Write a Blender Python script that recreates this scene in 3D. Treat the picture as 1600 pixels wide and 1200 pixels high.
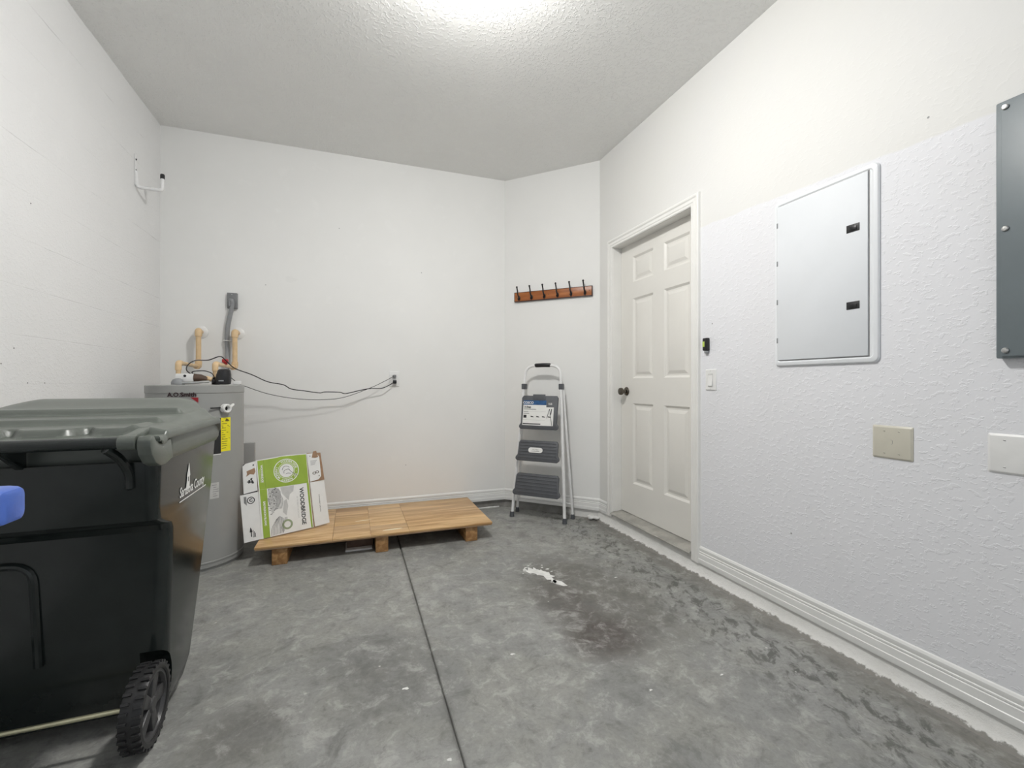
import bpy, bmesh, math, random
from math import sin, cos, pi, radians as R, sqrt
from mathutils import Vector, Matrix, noise
random.seed(7)
for o in list(bpy.data.objects): bpy.data.objects.remove(o)
SC = bpy.context.scene
COL = SC.collection

# ------------------------------------------------------------------ camera, world, exposure
CAMH = 1.1135
YAW = 0.34422
cam = bpy.data.cameras.new('camera'); camo = bpy.data.objects.new('camera', cam); COL.objects.link(camo)
cam.sensor_fit = 'HORIZONTAL'; cam.sensor_width = 36.0; cam.lens = 36.0*695.03/1600
cam.shift_y = -0.00067
cam.clip_start = 0.02
camo.location = (0, 0, CAMH); camo.rotation_euler = (R(90), 0, -YAW)
SC.camera = camo
w = bpy.data.worlds.new('world'); SC.world = w; w.use_nodes = True
w.node_tree.nodes['Background'].inputs[0].default_value = (0.9, 0.95, 1.0, 1)
w.node_tree.nodes['Background'].inputs[1].default_value = 0.40
SC.view_settings.view_transform = 'Standard'; SC.view_settings.look = 'None'
SC.view_settings.gamma = 1.0; SC.view_settings.use_curve_mapping = False
SC.view_settings.exposure = 0.63
LAMP = (0.45, 1.70); LAMP_STRENGTH = 146.0

# ------------------------------------------------------------------ room dimensions
XR, YB, XL, ZC = 1.91, 3.806, -1.282, 2.942
CC = 5.1023                      # the angled wall is x + y = CC
XC, YC = CC-YB, CC-XR            # its two ends: (XC, YB) and (XR, YC)
YN = -1.6                        # where the room opens into the rest of the garage

# ------------------------------------------------------------------ node helpers
class N:
    def __init__(s, name):
        s.m = bpy.data.materials.new(name); s.m.use_nodes = True
        s.t = s.m.node_tree; s.p = s.t.nodes['Principled BSDF']; s._pos = None
    def node(s, ty, **k):
        n = s.t.nodes.new(ty)
        for a, b in k.items(): setattr(n, a, b)
        return n
    def lk(s, a, b): s.t.links.new(a, b)
    def put(s, sock, v):
        if isinstance(v, bpy.types.NodeSocket): s.lk(v, sock)
        else: sock.default_value = v
    def pos(s):
        if s._pos is None: s._pos = s.node('ShaderNodeNewGeometry').outputs['Position']
        return s._pos
    def obj(s): return s.node('ShaderNodeTexCoord').outputs['Object']
    def math(s, op, a, b=0.0, c=0.0, clamp=False):
        n = s.node('ShaderNodeMath', operation=op, use_clamp=clamp)
        s.put(n.inputs[0], a); s.put(n.inputs[1], b)
        if op in ('MULTIPLY_ADD', 'SMOOTH_MIN', 'WRAP', 'COMPARE'): s.put(n.inputs[2], c)
        return n.outputs[0]
    def xyz(s, v):
        n = s.node('ShaderNodeSeparateXYZ'); s.lk(v, n.inputs[0]); return n.outputs
    def scale(s, v, sc):
        n = s.node('ShaderNodeMapping'); s.lk(v, n.inputs[0]); n.inputs['Scale'].default_value = sc; return n.outputs[0]
    def rot(s, v, loc, r, sc=(1, 1, 1)):
        n = s.node('ShaderNodeMapping', vector_type='TEXTURE'); s.lk(v, n.inputs[0])
        n.inputs['Location'].default_value = loc; n.inputs['Rotation'].default_value = r; n.inputs['Scale'].default_value = sc
        return n.outputs[0]
    def noise(s, v, sc, det=3.0, rough=0.55, dist=0.0, col=False):
        n = s.node('ShaderNodeTexNoise'); s.put(n.inputs['Vector'], v)
        n.inputs['Scale'].default_value = sc; n.inputs['Detail'].default_value = det
        n.inputs['Roughness'].default_value = rough; n.inputs['Distortion'].default_value = dist
        return n.outputs['Color' if col else 'Fac']
    def ramp(s, f, a, b, lo=0.0, hi=1.0, smooth=True):
        n = s.node('ShaderNodeMapRange', interpolation_type='SMOOTHSTEP' if smooth else 'LINEAR')
        s.put(n.inputs['Value'], f)
        for k, v in zip(('From Min', 'From Max', 'To Min', 'To Max'), (a, b, lo, hi)): s.put(n.inputs[k], v)
        return n.outputs['Result']
    def mix(s, f, a, b, mode='MIX'):
        n = s.node('ShaderNodeMix', data_type='RGBA', blend_type=mode)
        s.put(n.inputs[0], f)
        for i, v in ((6, a), (7, b)):
            s.put(n.inputs[i], v if isinstance(v, bpy.types.NodeSocket) else (*v[:3], 1))
        return n.outputs[2]
    def vadd(s, a, b, k):
        n = s.node('ShaderNodeVectorMath', operation='MULTIPLY_ADD'); s.lk(b, n.inputs[0]); n.inputs[1].default_value = (k, k, k); s.lk(a, n.inputs[2]); return n.outputs[0]
    def bump(s, h, st=1.0, d=0.001):
        n = s.node('ShaderNodeBump'); s.lk(h, n.inputs['Height']); n.inputs['Strength'].default_value = st; n.inputs['Distance'].default_value = d
        s.lk(n.outputs[0], s.p.inputs['Normal']); return n
    def fin(s, col, rough=0.5, metal=0.0, spec=0.5):
        s.put(s.p.inputs['Base Color'], col if isinstance(col, bpy.types.NodeSocket) else (*col[:3], 1))
        s.put(s.p.inputs['Roughness'], rough); s.put(s.p.inputs['Metallic'], metal)
        s.p.inputs['Specular IOR Level'].default_value = spec
        return s.m

def plain(name, col, rough=0.5, metal=0.0, var=0.06, sc=25, bump=0.0, spec=0.5):
    n = N(name); v = n.obj(); f = n.noise(v, sc, 4)
    c = n.mix(n.ramp(f, .3, .7), [max(0, x*(1-var)) for x in col], [min(1, x*(1+var)) for x in col])
    if bump: n.bump(n.noise(v, sc*8, 3), 0.5, bump)
    return n.fin(c, rough, metal, spec)

def wall_mat(name, col, tex=0.0, tsc=42, fine=0.0003):
    n = N(name); v = n.pos()
    big = n.noise(v, 1.7, 4); sm = n.noise(v, 9, 5)
    c = n.mix(n.ramp(big, .35, .7), col, [x*.975 for x in col])
    c = n.mix(n.ramp(sm, .60, .72, 0, .5), c, [min(1, x*1.02) for x in col])
    h = n.math('MULTIPLY', n.noise(v, 160, 2), fine/0.002)
    if tex:
        k = n.ramp(n.noise(v, tsc, 3, .6, .25), .50, .62)
        k2 = n.math('MULTIPLY_ADD', n.noise(v, tsc*2.7, 2), .25, k)
        h = n.math('MULTIPLY_ADD', k2, tex, h)
    n.bump(h, 1.0, 0.002)
    return n.fin(c, .62)

M = {}
M['wall'] = wall_mat('painted_drywall', (.84, .84, .825))
M['block'] = wall_mat('painted_block', (.815, .815, .815), .22, 70, .0006)
M['ceiling'] = wall_mat('knockdown_ceiling', (.87, .87, .855), .8, 58)
def right_wall_mat():
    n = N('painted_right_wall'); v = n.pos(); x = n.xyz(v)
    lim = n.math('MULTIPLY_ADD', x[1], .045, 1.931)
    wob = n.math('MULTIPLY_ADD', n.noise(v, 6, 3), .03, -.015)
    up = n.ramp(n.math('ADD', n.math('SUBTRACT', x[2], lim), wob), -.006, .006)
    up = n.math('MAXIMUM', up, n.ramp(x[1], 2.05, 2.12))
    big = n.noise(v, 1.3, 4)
    c = n.mix(up, (.80, .805, .835), (.775, .772, .75))  # warmer above the line, and toned down there to offset the lamp's glare
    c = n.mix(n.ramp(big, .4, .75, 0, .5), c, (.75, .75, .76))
    k = n.ramp(n.noise(n.scale(v, (1, .8, 1.3)), 46, 3, .6, .25), .53, .63)
    k = n.math('MULTIPLY_ADD', n.noise(v, 120, 2), .22, k)
    amp = n.math('MULTIPLY_ADD', up, -.72, .95)
    n.bump(n.math('MULTIPLY', k, amp), .8, .0010)
    return n.fin(c, .6)
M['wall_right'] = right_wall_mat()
M['trim'] = plain('white_gloss_trim', (.82, .82, .805), .35, var=.02, sc=6)
M['casing'] = plain('door_casing_paint', (.83, .825, .80), .35, var=.02, sc=6)
M['door'] = plain('cream_door_paint', (.78, .765, .725), .38, var=.015, sc=3)
M['white_metal'] = plain('white_powdercoat', (.82, .82, .82), .3, var=.02)
M['panel_white'] = plain('panel_white', (.80, .82, .845), .38, var=.015, sc=4)
M['grey_metal'] = plain('slate_enamel', (.16, .19, .205), .42, var=.05, sc=6)
M['steel'] = plain('steel', (.55, .55, .54), .3, 1.0)
M['dark_metal'] = plain('dark_metal', (.03, .03, .032), .35, .6)
M['nickel'] = plain('antique_nickel', (.14, .125, .105), .25, 1.0)
M['black'] = plain('black_plastic', (.012, .012, .014), .35)
M['rubber'] = plain('black_rubber', (.020, .020, .021), .45, var=.2, sc=60)
M['cart'] = plain('shaded_polyethylene', (.015, .020, .019), .17, var=.07, sc=14, bump=.0002)  # same plastic as the lid, darkened in colour for the unlit back
M['lid'] = plain('lit_polyethylene', (.120, .134, .118), .34, var=.06, sc=10, bump=.0002)  # the cart's plastic again, lightened in colour for the lit upper parts
M['white'] = plain('white_plastic', (.80, .80, .79), .35, var=.02)
M['beige'] = plain('almond_plastic', (.60, .575, .49), .35, var=.02)
M['heater'] = plain('grey_heater_enamel', (.33, .335, .325), .38, var=.03, sc=4)
M['cpvc'] = plain('tan_cpvc', (.72, .52, .30), .4, var=.06)
M['grey_plastic'] = plain('grey_plastic', (.27, .28, .29), .45)
M['mid_grey'] = plain('mid_grey_plastic', (.20, .205, .21), .45)
M['tread'] = plain('charcoal_plastic', (.085, .09, .10), .5, var=.06)
M['red'] = plain('red_plastic', (.45, .02, .025), .4)
M['blue'] = plain('blue_plastic', (.075, .17, .62), .30, var=.06, bump=.0003)
M['yellow'] = plain('yellow_print', (.88, .78, .02), .5, var=.03)
M['ink'] = plain('black_ink', (.015, .015, .017), .5)
M['grey_ink'] = plain('grey_ink', (.30, .30, .30), .6)
M['light_ink'] = plain('pale_grey_ink', (.55, .55, .54), .6)
M['print_white'] = plain('white_print', (.82, .82, .80), .5, var=.02)
M['print_red'] = plain('red_print', (.30, .008, .016), .5)
M['print_blue'] = plain('blue_print', (.02, .09, .24), .4, var=.25, sc=30)
M['green'] = plain('lime_print', (.31, .45, .045), .5, var=.07, sc=9)
M['card_white'] = plain('white_card', (.80, .80, .785), .6, var=.03, sc=12)
M['card'] = plain('brown_card', (.33, .205, .125), .8, var=.12)
M['bell_label'] = plain('lime_label', (.5, .65, .12), .5)
M['caulk'] = plain('white_caulk', (.74, .74, .72), .6, var=.1)
M['board'] = plain('grey_board', (.34, .34, .33), .6, var=.05, sc=6)
M['brown_board'] = plain('dark_brown_board', (.10, .06, .04), .6, var=.2)
M['porcelain'] = plain('porcelain', (.8, .8, .78), .2)

def wood(name, base, dark, axis=0, sc=1.0, rough=.5, knots=False, cont=1.0):
    n = N(name); v = n.obj()
    s = [14, 14, 14]; s[axis] = 1.1
    st = n.scale(v, [k*sc for k in s])
    g = n.noise(n.vadd(st, n.noise(st, .6, 2, col=True), .9), 1.6, 5, .6, .6)
    g2 = n.noise(n.scale(v, [k*7*sc for k in s]), 1.0, 3)
    c = n.mix(n.ramp(g, .36, .66), dark, base)
    c = n.mix(n.ramp(g2, .55, .72, 0, .45*cont), c, dark)
    c = n.mix(n.ramp(n.noise(st, .5, 2), .58, .7, 0, .5), c, [min(1, x*1.22) for x in base])
    if knots:
        d = n.noise(v, 5.0, 1); c = n.mix(n.ramp(d, .70, .78), c, [x*.5 for x in dark])
    n.bump(g2, .3, .0006)
    return n.fin(c, rough)
M['ply'] = wood('varnished_plywood', (.70, .47, .235), (.44, .245, .095), 0, 1.0, .33)
M['ply_b'] = wood('varnished_plywood_pale', (.74, .51, .27), (.50, .29, .12), 0, 1.6, .33)
M['ply_edge'] = wood('plywood_edge', (.62, .44, .28), (.42, .25, .13), 0, 2.0, .5)
M['stud'] = wood('fir_post', (.50, .29, .12), (.30, .15, .055), 1, 1.0, .5)
M['rack_wood'] = wood('cherry_board', (.46, .165, .045), (.30, .09, .022), 0, 1.0, .35)

def floor_mat():
    n = N('garage_concrete'); v = n.pos(); x = n.xyz(v)
    warp = n.noise(v, 2.2, 5, .6, col=True)
    vw = n.vadd(v, warp, .18)
    big = n.noise(v, 1.1, 6, .62); mid = n.noise(vw, 4.5, 6, .65, .5); fine = n.noise(v, 55, 5, .7)
    c = n.mix(n.ramp(big, .33, .68), (.235, .238, .230), (.345, .347, .333))
    c = n.mix(n.ramp(mid, .40, .64, 0, .75), c, (.31, .31, .285))
    c = n.mix(n.ramp(n.noise(vw, 7, 6, .7, 1.0), .58, .74, 0, .6), c, (.46, .46, .435))
    c = n.mix(n.ramp(n.noise(vw, 3.1, 6, .7, .8), .54, .70, 0, .7), c, (.155, .157, .15))
    c = n.mix(n.ramp(n.noise(n.scale(vw, (1, 1.6, 1)), 21, 7, .72, .5), .60, .72, 0, .55), c, (.10, .10, .092))
    def blob(cx, cy, rx, ry, rz, soft=.5, wk=.25):
        q = n.rot(n.vadd(v, n.noise(v, 5, 5, .65, col=True), wk), (cx+wk/2, cy+wk/2, 0), (0, 0, rz), (rx, ry, 1))
        z = n.xyz(q); d = n.math('SQRT', n.math('ADD', n.math('MULTIPLY', z[0], z[0]), n.math('MULTIPLY', z[1], z[1])))
        return n.math('MULTIPLY', n.ramp(d, 1+soft, 1-soft), n.ramp(n.noise(v, 16, 7, .72, .3), .25, .62, .45, 1.0))
    def stain(c, col, k, *a, **kw): return n.mix(n.math('MULTIPLY', blob(*a, **kw), k), c, col)
    c = stain(c, (.105, .098, .085), .72, 1.20, 2.10, .30, .52, .15, soft=.45, wk=.12)   # broad dark traffic stain
    c = stain(c, (.085, .072, .064), .60, 1.02, 2.02, .13, .28, 0, soft=.6, wk=.14)
    c = stain(c, (.072, .058, .052), .88, 1.04, 1.70, .17, .15, .2, soft=.5, wk=.10)   # oily spot
    c = stain(c, (.105, .100, .092), .6, -.33, 1.62, .15, .13, .4, soft=.6, wk=.12)      # mark by the wheel
    c = stain(c, (.13, .13, .125), .6, .10, 1.75, .22, .30, .3, soft=.6, wk=.25)
    # scuffed band along the right wall
    band = n.math('MULTIPLY', n.ramp(x[0], 1.30, 1.62), n.ramp(x[0], 1.88, 1.72))
    sv = n.rot(v, (0, 0, 0), (0, 0, -.5), (.75, 1.3, 1))
    sc1 = n.ramp(n.noise(sv, 15, 7, .72, .5), .49, .60)
    c = n.mix(n.math('MULTIPLY', n.math('MULTIPLY', band, sc1), .8), c, (.075, .077, .068))
    sc2 = n.ramp(n.noise(sv, 10, 6, .7, .6), .57, .68)
    c = n.mix(n.math('MULTIPLY', n.math('MULTIPLY', band, sc2), .5), c, (.36, .36, .33))
    edge = n.ramp(n.math('ADD', x[0], n.math('MULTIPLY_ADD', n.noise(v, 9, 4), .12, -.06)), 1.74, 1.82, 0, .4)
    c = n.mix(edge, c, (.16, .145, .12))
    # pale traffic specks and paint drips
    vo = n.node('ShaderNodeTexVoronoi'); n.lk(v, vo.inputs['Vector']); vo.inputs['Scale'].default_value = 8.5
    cc_ = n.xyz(vo.outputs['Color'])
    spk = n.math('MULTIPLY', n.ramp(n.math('SUBTRACT', vo.outputs['Distance'], n.math('MULTIPLY', cc_[1], .03)), .028, .012), n.ramp(cc_[0], .62, .66))
    c = n.mix(n.math('MULTIPLY', spk, .85), c, (.62, .61, .58))
    # grime beside the saw joint
    jd = n.math('ABSOLUTE', n.math('SUBTRACT', x[0], .306))
    c = n.mix(n.ramp(jd, .02, .004, 0, .35), c, (.12, .118, .108))
    m2 = n.noise(vw, 12, 8, .72, .4)
    c = n.mix(n.ramp(m2, .50, .66, 0, .48), c, (.50, .50, .475))
    c = n.mix(n.ramp(m2, .48, .34, 0, .46), c, (.12, .122, .115))
    c = n.mix(n.ramp(fine, .40, .66, 0, .22), c, (.11, .11, .105))
    n.bump(n.math('MULTIPLY_ADD', mid, .6, fine), .35, .0012)
    return n.fin(c, n.ramp(mid, .3, .7, .42, .62), spec=.4)
M['floor'] = floor_mat()

def stem_mat():
    n = N('painted_stem_wall'); v = n.pos(); x = n.xyz(v)
    c = n.mix(n.ramp(n.noise(v, 7, 4), .4, .7), (.76, .755, .735), (.70, .695, .67))
    low = n.math('ADD', x[2], n.math('MULTIPLY_ADD', n.noise(v, 30, 6, .75, .2), -.036, .015))
    c = n.mix(n.ramp(low, .010, .004, 0, .85), c, (.16, .15, .13))
    n.bump(n.noise(v, 60, 5, .65), 1.0, .0035)
    return n.fin(c, .65)
M['stem'] = stem_mat()
def stem_grey():
    n = N('grey_stem_wall'); v = n.pos(); x = n.xyz(v)
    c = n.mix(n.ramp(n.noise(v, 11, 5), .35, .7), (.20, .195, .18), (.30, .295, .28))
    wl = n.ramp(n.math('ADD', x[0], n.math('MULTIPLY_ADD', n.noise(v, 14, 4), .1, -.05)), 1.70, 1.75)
    c = n.mix(wl, c, (.74, .735, .71))  # turns from grey to white towards the right end
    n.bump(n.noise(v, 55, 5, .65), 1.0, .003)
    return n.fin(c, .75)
M['stem_grey'] = stem_grey()
def glow():
    m = bpy.data.materials.new('lamp_glow'); m.use_nodes = True
    p = m.node_tree.nodes['Principled BSDF']; p.inputs['Base Color'].default_value = (1, 1, 1, 1)
    p.inputs['Emission Color'].default_value = (1.0, .985, .955, 1); p.inputs['Emission Strength'].default_value = LAMP_STRENGTH
    return m
M['glow'] = glow()

# ------------------------------------------------------------------ mesh helpers
def crom(pts, n=6):
    P = [Vector(p) for p in pts]; out = []
    for i in range(len(P)-1):
        a = P[max(i-1, 0)]; b = P[i]; c = P[i+1]; d = P[min(i+2, len(P)-1)]
        for k in range(n):
            t = k/n
            out.append(.5*((2*b)+(c-a)*t+(2*a-5*b+4*c-d)*t*t+(3*b-a-3*c+d)*t**3))
    out.append(P[-1]); return out
def fillet(pts, r, n=6):
    P = [Vector(p) for p in pts]; out = [P[0]]
    for i in range(1, len(P)-1):
        a, b, c = P[i-1], P[i], P[i+1]
        d1 = (a-b); d2 = (c-b); rr = min(r, d1.length*.49, d2.length*.49)
        p1 = b+d1.normalized()*rr; p2 = b+d2.normalized()*rr
        for k in range(n+1):
            t = k/n; out.append((1-t)**2*p1+2*t*(1-t)*b+t*t*p2)
    out.append(P[-1]); return out
def rrect(x0, x1, y0, y1, r, n=5):
    out = []
    for cx, cy, a in ((x1-r, y0+r, -90), (x1-r, y1-r, 0), (x0+r, y1-r, 90), (x0+r, y0+r, 180)):
        for k in range(n+1):
            t = R(a+90*k/n); out.append((cx+r*cos(t), cy+r*sin(t)))
    return out

class MB:
    def __init__(s): s.v = []; s.f = []
    def add(s, v, f, fn=None):
        o = len(s.v); s.v += [tuple(fn(Vector(p)) if fn else p) for p in v]; s.f += [tuple(i+o for i in q) for q in f]; return s
    def box(s, a, b, bev=0.0, fn=None, seg=2):
        bm = bmesh.new(); bmesh.ops.create_cube(bm, size=1)
        lo = [min(p, q) for p, q in zip(a, b)]; hi = [max(p, q) for p, q in zip(a, b)]
        for v in bm.verts: v.co = Vector([(lo[i]+hi[i])/2+v.co[i]*(hi[i]-lo[i]) for i in range(3)])
        if bev: bmesh.ops.bevel(bm, geom=bm.edges[:], offset=bev, segments=seg, profile=.5, affect='EDGES', clamp_overlap=True)
        bm.verts.index_update()
        s.add([v.co[:] for v in bm.verts], [[v.index for v in f.verts] for f in bm.faces], fn); bm.free(); return s
    def tube(s, pts, r, n=12, caps=True, fn=None):
        P = [Vector(p) for p in pts]; m = len(P); rr = [r[min(len(r)-1, int(i*len(r)/m))] for i in range(m)] if isinstance(r, (list, tuple)) else [r]*m
        T = []
        for i in range(m):
            d = P[min(i+1, m-1)]-P[max(i-1, 0)]; T.append(d.normalized())
        u = T[0].orthogonal().normalized(); V = []; F = []
        for i in range(m):
            u = (u-T[i]*u.dot(T[i])); u = u.normalized() if u.length > 1e-6 else T[i].orthogonal().normalized()
            w_ = T[i].cross(u)
            for k in range(n):
                a = 2*pi*k/n; V.append(P[i]+(u*cos(a)+w_*sin(a))*rr[i])
        for i in range(m-1):
            for k in range(n):
                k2 = (k+1) % n; F.append((i*n+k, i*n+k2, (i+1)*n+k2, (i+1)*n+k))
        if caps: F.append(tuple(range(n-1, -1, -1))); F.append(tuple((m-1)*n+k for k in range(n)))
        return s.add(V, F, fn)
    def lathe(s, prof, c=(0, 0, 0), axis='z', n=24, fn=None, caps=True):
        V = []; F = []
        for r, z in prof:
            for k in range(n):
                a = 2*pi*k/n; p = (r*cos(a), r*sin(a), z)
                if axis == 'x': p = (p[2], p[0], p[1])
                elif axis == 'y': p = (p[1], p[2], p[0])
                V.append((p[0]+c[0], p[1]+c[1], p[2]+c[2]))
        m = len(prof)
        for i in range(m-1):
            for k in range(n):
                k2 = (k+1) % n; F.append((i*n+k, i*n+k2, (i+1)*n+k2, (i+1)*n+k))
        if not caps: return s.add(V, F, fn)
        if prof[0][0] > 1e-5: F.append(tuple(range(n-1, -1, -1)))
        if prof[-1][0] > 1e-5: F.append(tuple((m-1)*n+k for k in range(n)))
        return s.add(V, F, fn)
    def loft(s, rings, caps=True, closed=True, fn=None):
        n = len(rings[0]); V = [p for q in rings for p in q]; F = []
        for i in range(len(rings)-1):
            for k in range(n if closed else n-1):
                k2 = (k+1) % n; F.append((i*n+k, i*n+k2, (i+1)*n+k2, (i+1)*n+k))
        if caps: F.append(tuple(range(n-1, -1, -1))); F.append(tuple((len(rings)-1)*n+k for k in range(n)))
        return s.add(V, F, fn)
    def prism(s, poly, a, b, plane='xz', fn=None, bev=0.0):
        """polygon in the named plane, extruded from a to b along the third axis"""
        bm = bmesh.new()
        def P(u, v, t): return {'xz': (u, t, v), 'yz': (t, u, v), 'xy': (u, v, t)}[plane]
        lo = [bm.verts.new(P(u, v, a)) for u, v in poly]; hi = [bm.verts.new(P(u, v, b)) for u, v in poly]
        k = len(poly)
        bm.faces.new(lo[::-1]); bm.faces.new(hi)
        for i in range(k): bm.faces.new((lo[i], lo[(i+1) % k], hi[(i+1) % k], hi[i]))
        bmesh.ops.recalc_face_normals(bm, faces=bm.faces[:])
        if bev: bmesh.ops.bevel(bm, geom=bm.edges[:], offset=bev, segments=2, profile=.5, affect='EDGES', clamp_overlap=True)
        bm.verts.index_update()
        s.add([v.co[:] for v in bm.verts], [[v.index for v in f.verts] for f in bm.faces], fn); bm.free(); return s
    def ball(s, c, r, nu=16, nv=10, sc=(1, 1, 1), fn=None):
        pr = [(r*sin(pi*i/nv), -r*cos(pi*i/nv)) for i in range(nv+1)]
        V = MB(); V.lathe([(max(a, 1e-5), b) for a, b in pr], n=nu)
        return s.add([(p[0]*sc[0]+c[0], p[1]*sc[1]+c[1], p[2]*sc[2]+c[2]) for p in V.v], V.f, fn)
    def text(s, t, size, fn, ext=.0002, off=0.0, xs=1.0, shear=0.0, align='CENTER', space=1.0, res=3):
        cu = bpy.data.curves.new('t', 'FONT'); cu.body = t; cu.size = size; cu.extrude = ext; cu.offset = off
        cu.align_x = align; cu.align_y = 'CENTER'; cu.shear = shear; cu.space_character = space; cu.resolution_u = res
        ob = bpy.data.objects.new('t', cu); COL.objects.link(ob)
        me = bpy.data.meshes.new_from_object(ob)
        s.add([(v.co.x*xs, v.co.y, v.co.z) for v in me.vertices], [tuple(p.vertices) for p in me.polygons], fn)
        bpy.data.objects.remove(ob); bpy.data.curves.remove(cu); bpy.data.meshes.remove(me); return s
    def build(s, name, mat, parent=None, smooth=35, kind=None, recalc=True):
        me = bpy.data.meshes.new(name); me.from_pydata(s.v, [], s.f); me.update()
        if recalc:
            bm = bmesh.new(); bm.from_mesh(me); bmesh.ops.recalc_face_normals(bm, faces=bm.faces[:]); bm.to_mesh(me); bm.free()
        me.materials.append(M[mat] if isinstance(mat, str) else mat)
        if smooth:
            me.shade_smooth(); me.set_sharp_from_angle(angle=R(smooth))
        o = bpy.data.objects.new(name, me); COL.objects.link(o)
        if parent: o.parent = parent
        if kind: o['kind'] = kind
        return o

def thing(name, label, cat, loc=(0, 0, 0), rz=0.0, group=None):
    o = bpy.data.objects.new(name, None); COL.objects.link(o); o.empty_display_size = .05
    o.location = loc; o.rotation_euler = (0, 0, rz); o['label'] = label; o['category'] = cat
    if group: o['group'] = group
    return o
def lab(o, label, cat=None, group=None):
    o['label'] = label
    if cat: o['category'] = cat
    if group: o['group'] = group
    return o
def rel(root, p): return Vector(p)-root.location

# ================================================================== SETTING
fl = MB()
JX, JW = .306, .0045
prof = [(-2.2, 0), (JX-JW-.003, 0), (JX-JW, -.002), (JX-JW*.4, -.012), (JX+JW*.4, -.012), (JX+JW, -.002), (JX+JW+.003, 0), (2.3, 0), (2.3, -.1), (-2.2, -.1)]
fl.prism(prof, YN, 4.2, 'xz')
floor = fl.build('floor', 'floor', kind='structure', smooth=0)
def splat(cx, cy, pts, parent, th=.0007):
    m = MB(); rnd = [(cx+a, cy+b) for a, b in pts]; m.prism(rnd, 0, th, 'xy'); return m.build('paint_patch', 'caulk', parent, smooth=0)
def rag(n, rx, ry, rot=0, j=.5):
    o = []
    for i in range(n):
        a = 2*pi*i/n; k = 1-j+2*j*random.random(); x, y = rx*k*cos(a), ry*k*sin(a)
        o.append((x*cos(rot)-y*sin(rot), x*sin(rot)+y*cos(rot)))
    return o
sp = [(-.075, .045), (-.055, .06), (-.05, .035), (-.03, .06), (-.012, .04), (.0, .055), (.012, .02), (.03, .03), (.035, .005), (.06, .0), (.052, -.02), (.07, -.035),
      (.045, -.04), (.05, -.075), (.03, -.085), (.02, -.07), (.03, -.055), (.008, -.05), (.01, -.02), (-.012, -.01), (-.03, .012), (-.05, .01), (-.06, .025)]
splat(1.03, 2.385, [(a, b*1.75+.01) for a, b in sp], floor)
splat(1.035, 2.405, rag(17, .036, .055, .5, .3), floor, .0014)
splat(1.088, 2.245, [(-.03, .03), (-.018, .05), (0, .036), (.018, .015), (.026, -.045), (.004, -.042), (-.014, -.018), (-.026, .0)], floor)
for x, y, r in ((.985, 2.50, .008), (1.01, 2.52, .006), (.96, 2.46, .007), (1.08, 2.47, .006), (1.10, 2.44, .008), (1.11, 2.40, .005), (1.05, 2.27, .005), (.94, 2.43, .005), (1.09, 2.50, .004), (1.03, 2.54, .004)):
    splat(x, y, rag(9, r*1.3, r), floor)
for x, y, r in ((.62, 1.72, .007), (1.42, 2.20, .007), (.18, 1.66, .011), (1.33, 1.33, .006), (1.02, 1.35, .006), (.27, 1.30, .006)):
    splat(x, y, rag(10, r*1.4, r*.7), floor)

def slab_wall(name, mat, boxes):
    m = MB()
    for a, b in boxes: m.box(a, b)
    return m.build(name, mat, kind='structure', smooth=0)
WT = .14
slab_wall('wall_back', 'wall', [((XL-.2, YB, .068), (XC+.1, YB+WT, ZC))])
m = MB(); d = WT*.7071
m.prism([(XC, YB), (XR, YC), (XR+d, YC+d), (XC+d, YB+d)], .068, ZC, 'xy'); m.build('wall_corner', 'wall', kind='structure', smooth=0)
DY0, DY1, DZ0, DZ1 = 2.128, 2.998, .098, 2.170         # door opening
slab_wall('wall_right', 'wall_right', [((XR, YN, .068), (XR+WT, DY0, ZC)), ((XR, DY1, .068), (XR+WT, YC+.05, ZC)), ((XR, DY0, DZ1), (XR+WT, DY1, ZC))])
slab_wall('ceiling', 'ceiling', [((XL-.3, YN, ZC), (XR+.3, YB+.3, ZC+.08))])
# left wall: painted concrete blocks laid in 0.2 m courses
wl = slab_wall('wall_left', 'block', [((XL-.2, YN, -.0), (XL-.006, YB+.1, ZC))])
zj = [0.0]+[.111+.2*k for k in range(15)]+[ZC]
zj = [z for z in zj if z <= ZC]
for c in range(len(zj)-1):
    z0, z1 = zj[c], zj[c+1]; ny = 170; V = []; F = []
    for i in range(ny+1):
        y = YN+(YB-YN)*i/ny
        def dep(z): 
            q = noise.noise(Vector((y*2.3, z*9.1, 3.3)))*.6+noise.noise(Vector((y*11, z*17, 1.3)))*.5-.03
            return max(0.0, min(.0034, q*.006))*(1.0 if y > 0 else .5)
        e1, e0 = dep(z1), dep(z0+.5)*.6
        off = .0005*noise.noise(Vector((y*1.2, c*3.7, 0)))
        for x, z in ((XL-.006, z0), (XL-e0+off, z0+.0001), (XL+off, z0+.003), (XL+off, z1-.003), (XL-e1+off, z1-.0001), (XL-.006, z1)): V.append((x, y, z))
    for i in range(ny):
        for k in range(5): F.append((i*6+k, i*6+k+1, (i+1)*6+k+1, (i+1)*6+k))
    MB().add(V, F).build('block_course', 'block', wl, smooth=0)
for y, z in ((2.36, 1.255), (2.44, 1.115), (2.55, 1.115), (2.46, 1.875), (2.29, 1.19)):
    MB().lathe([(.004, 0), (.003, .0012)], (XL-.001, y, z), 'x', 8).build('nail_hole', 'ink', wl)

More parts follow.
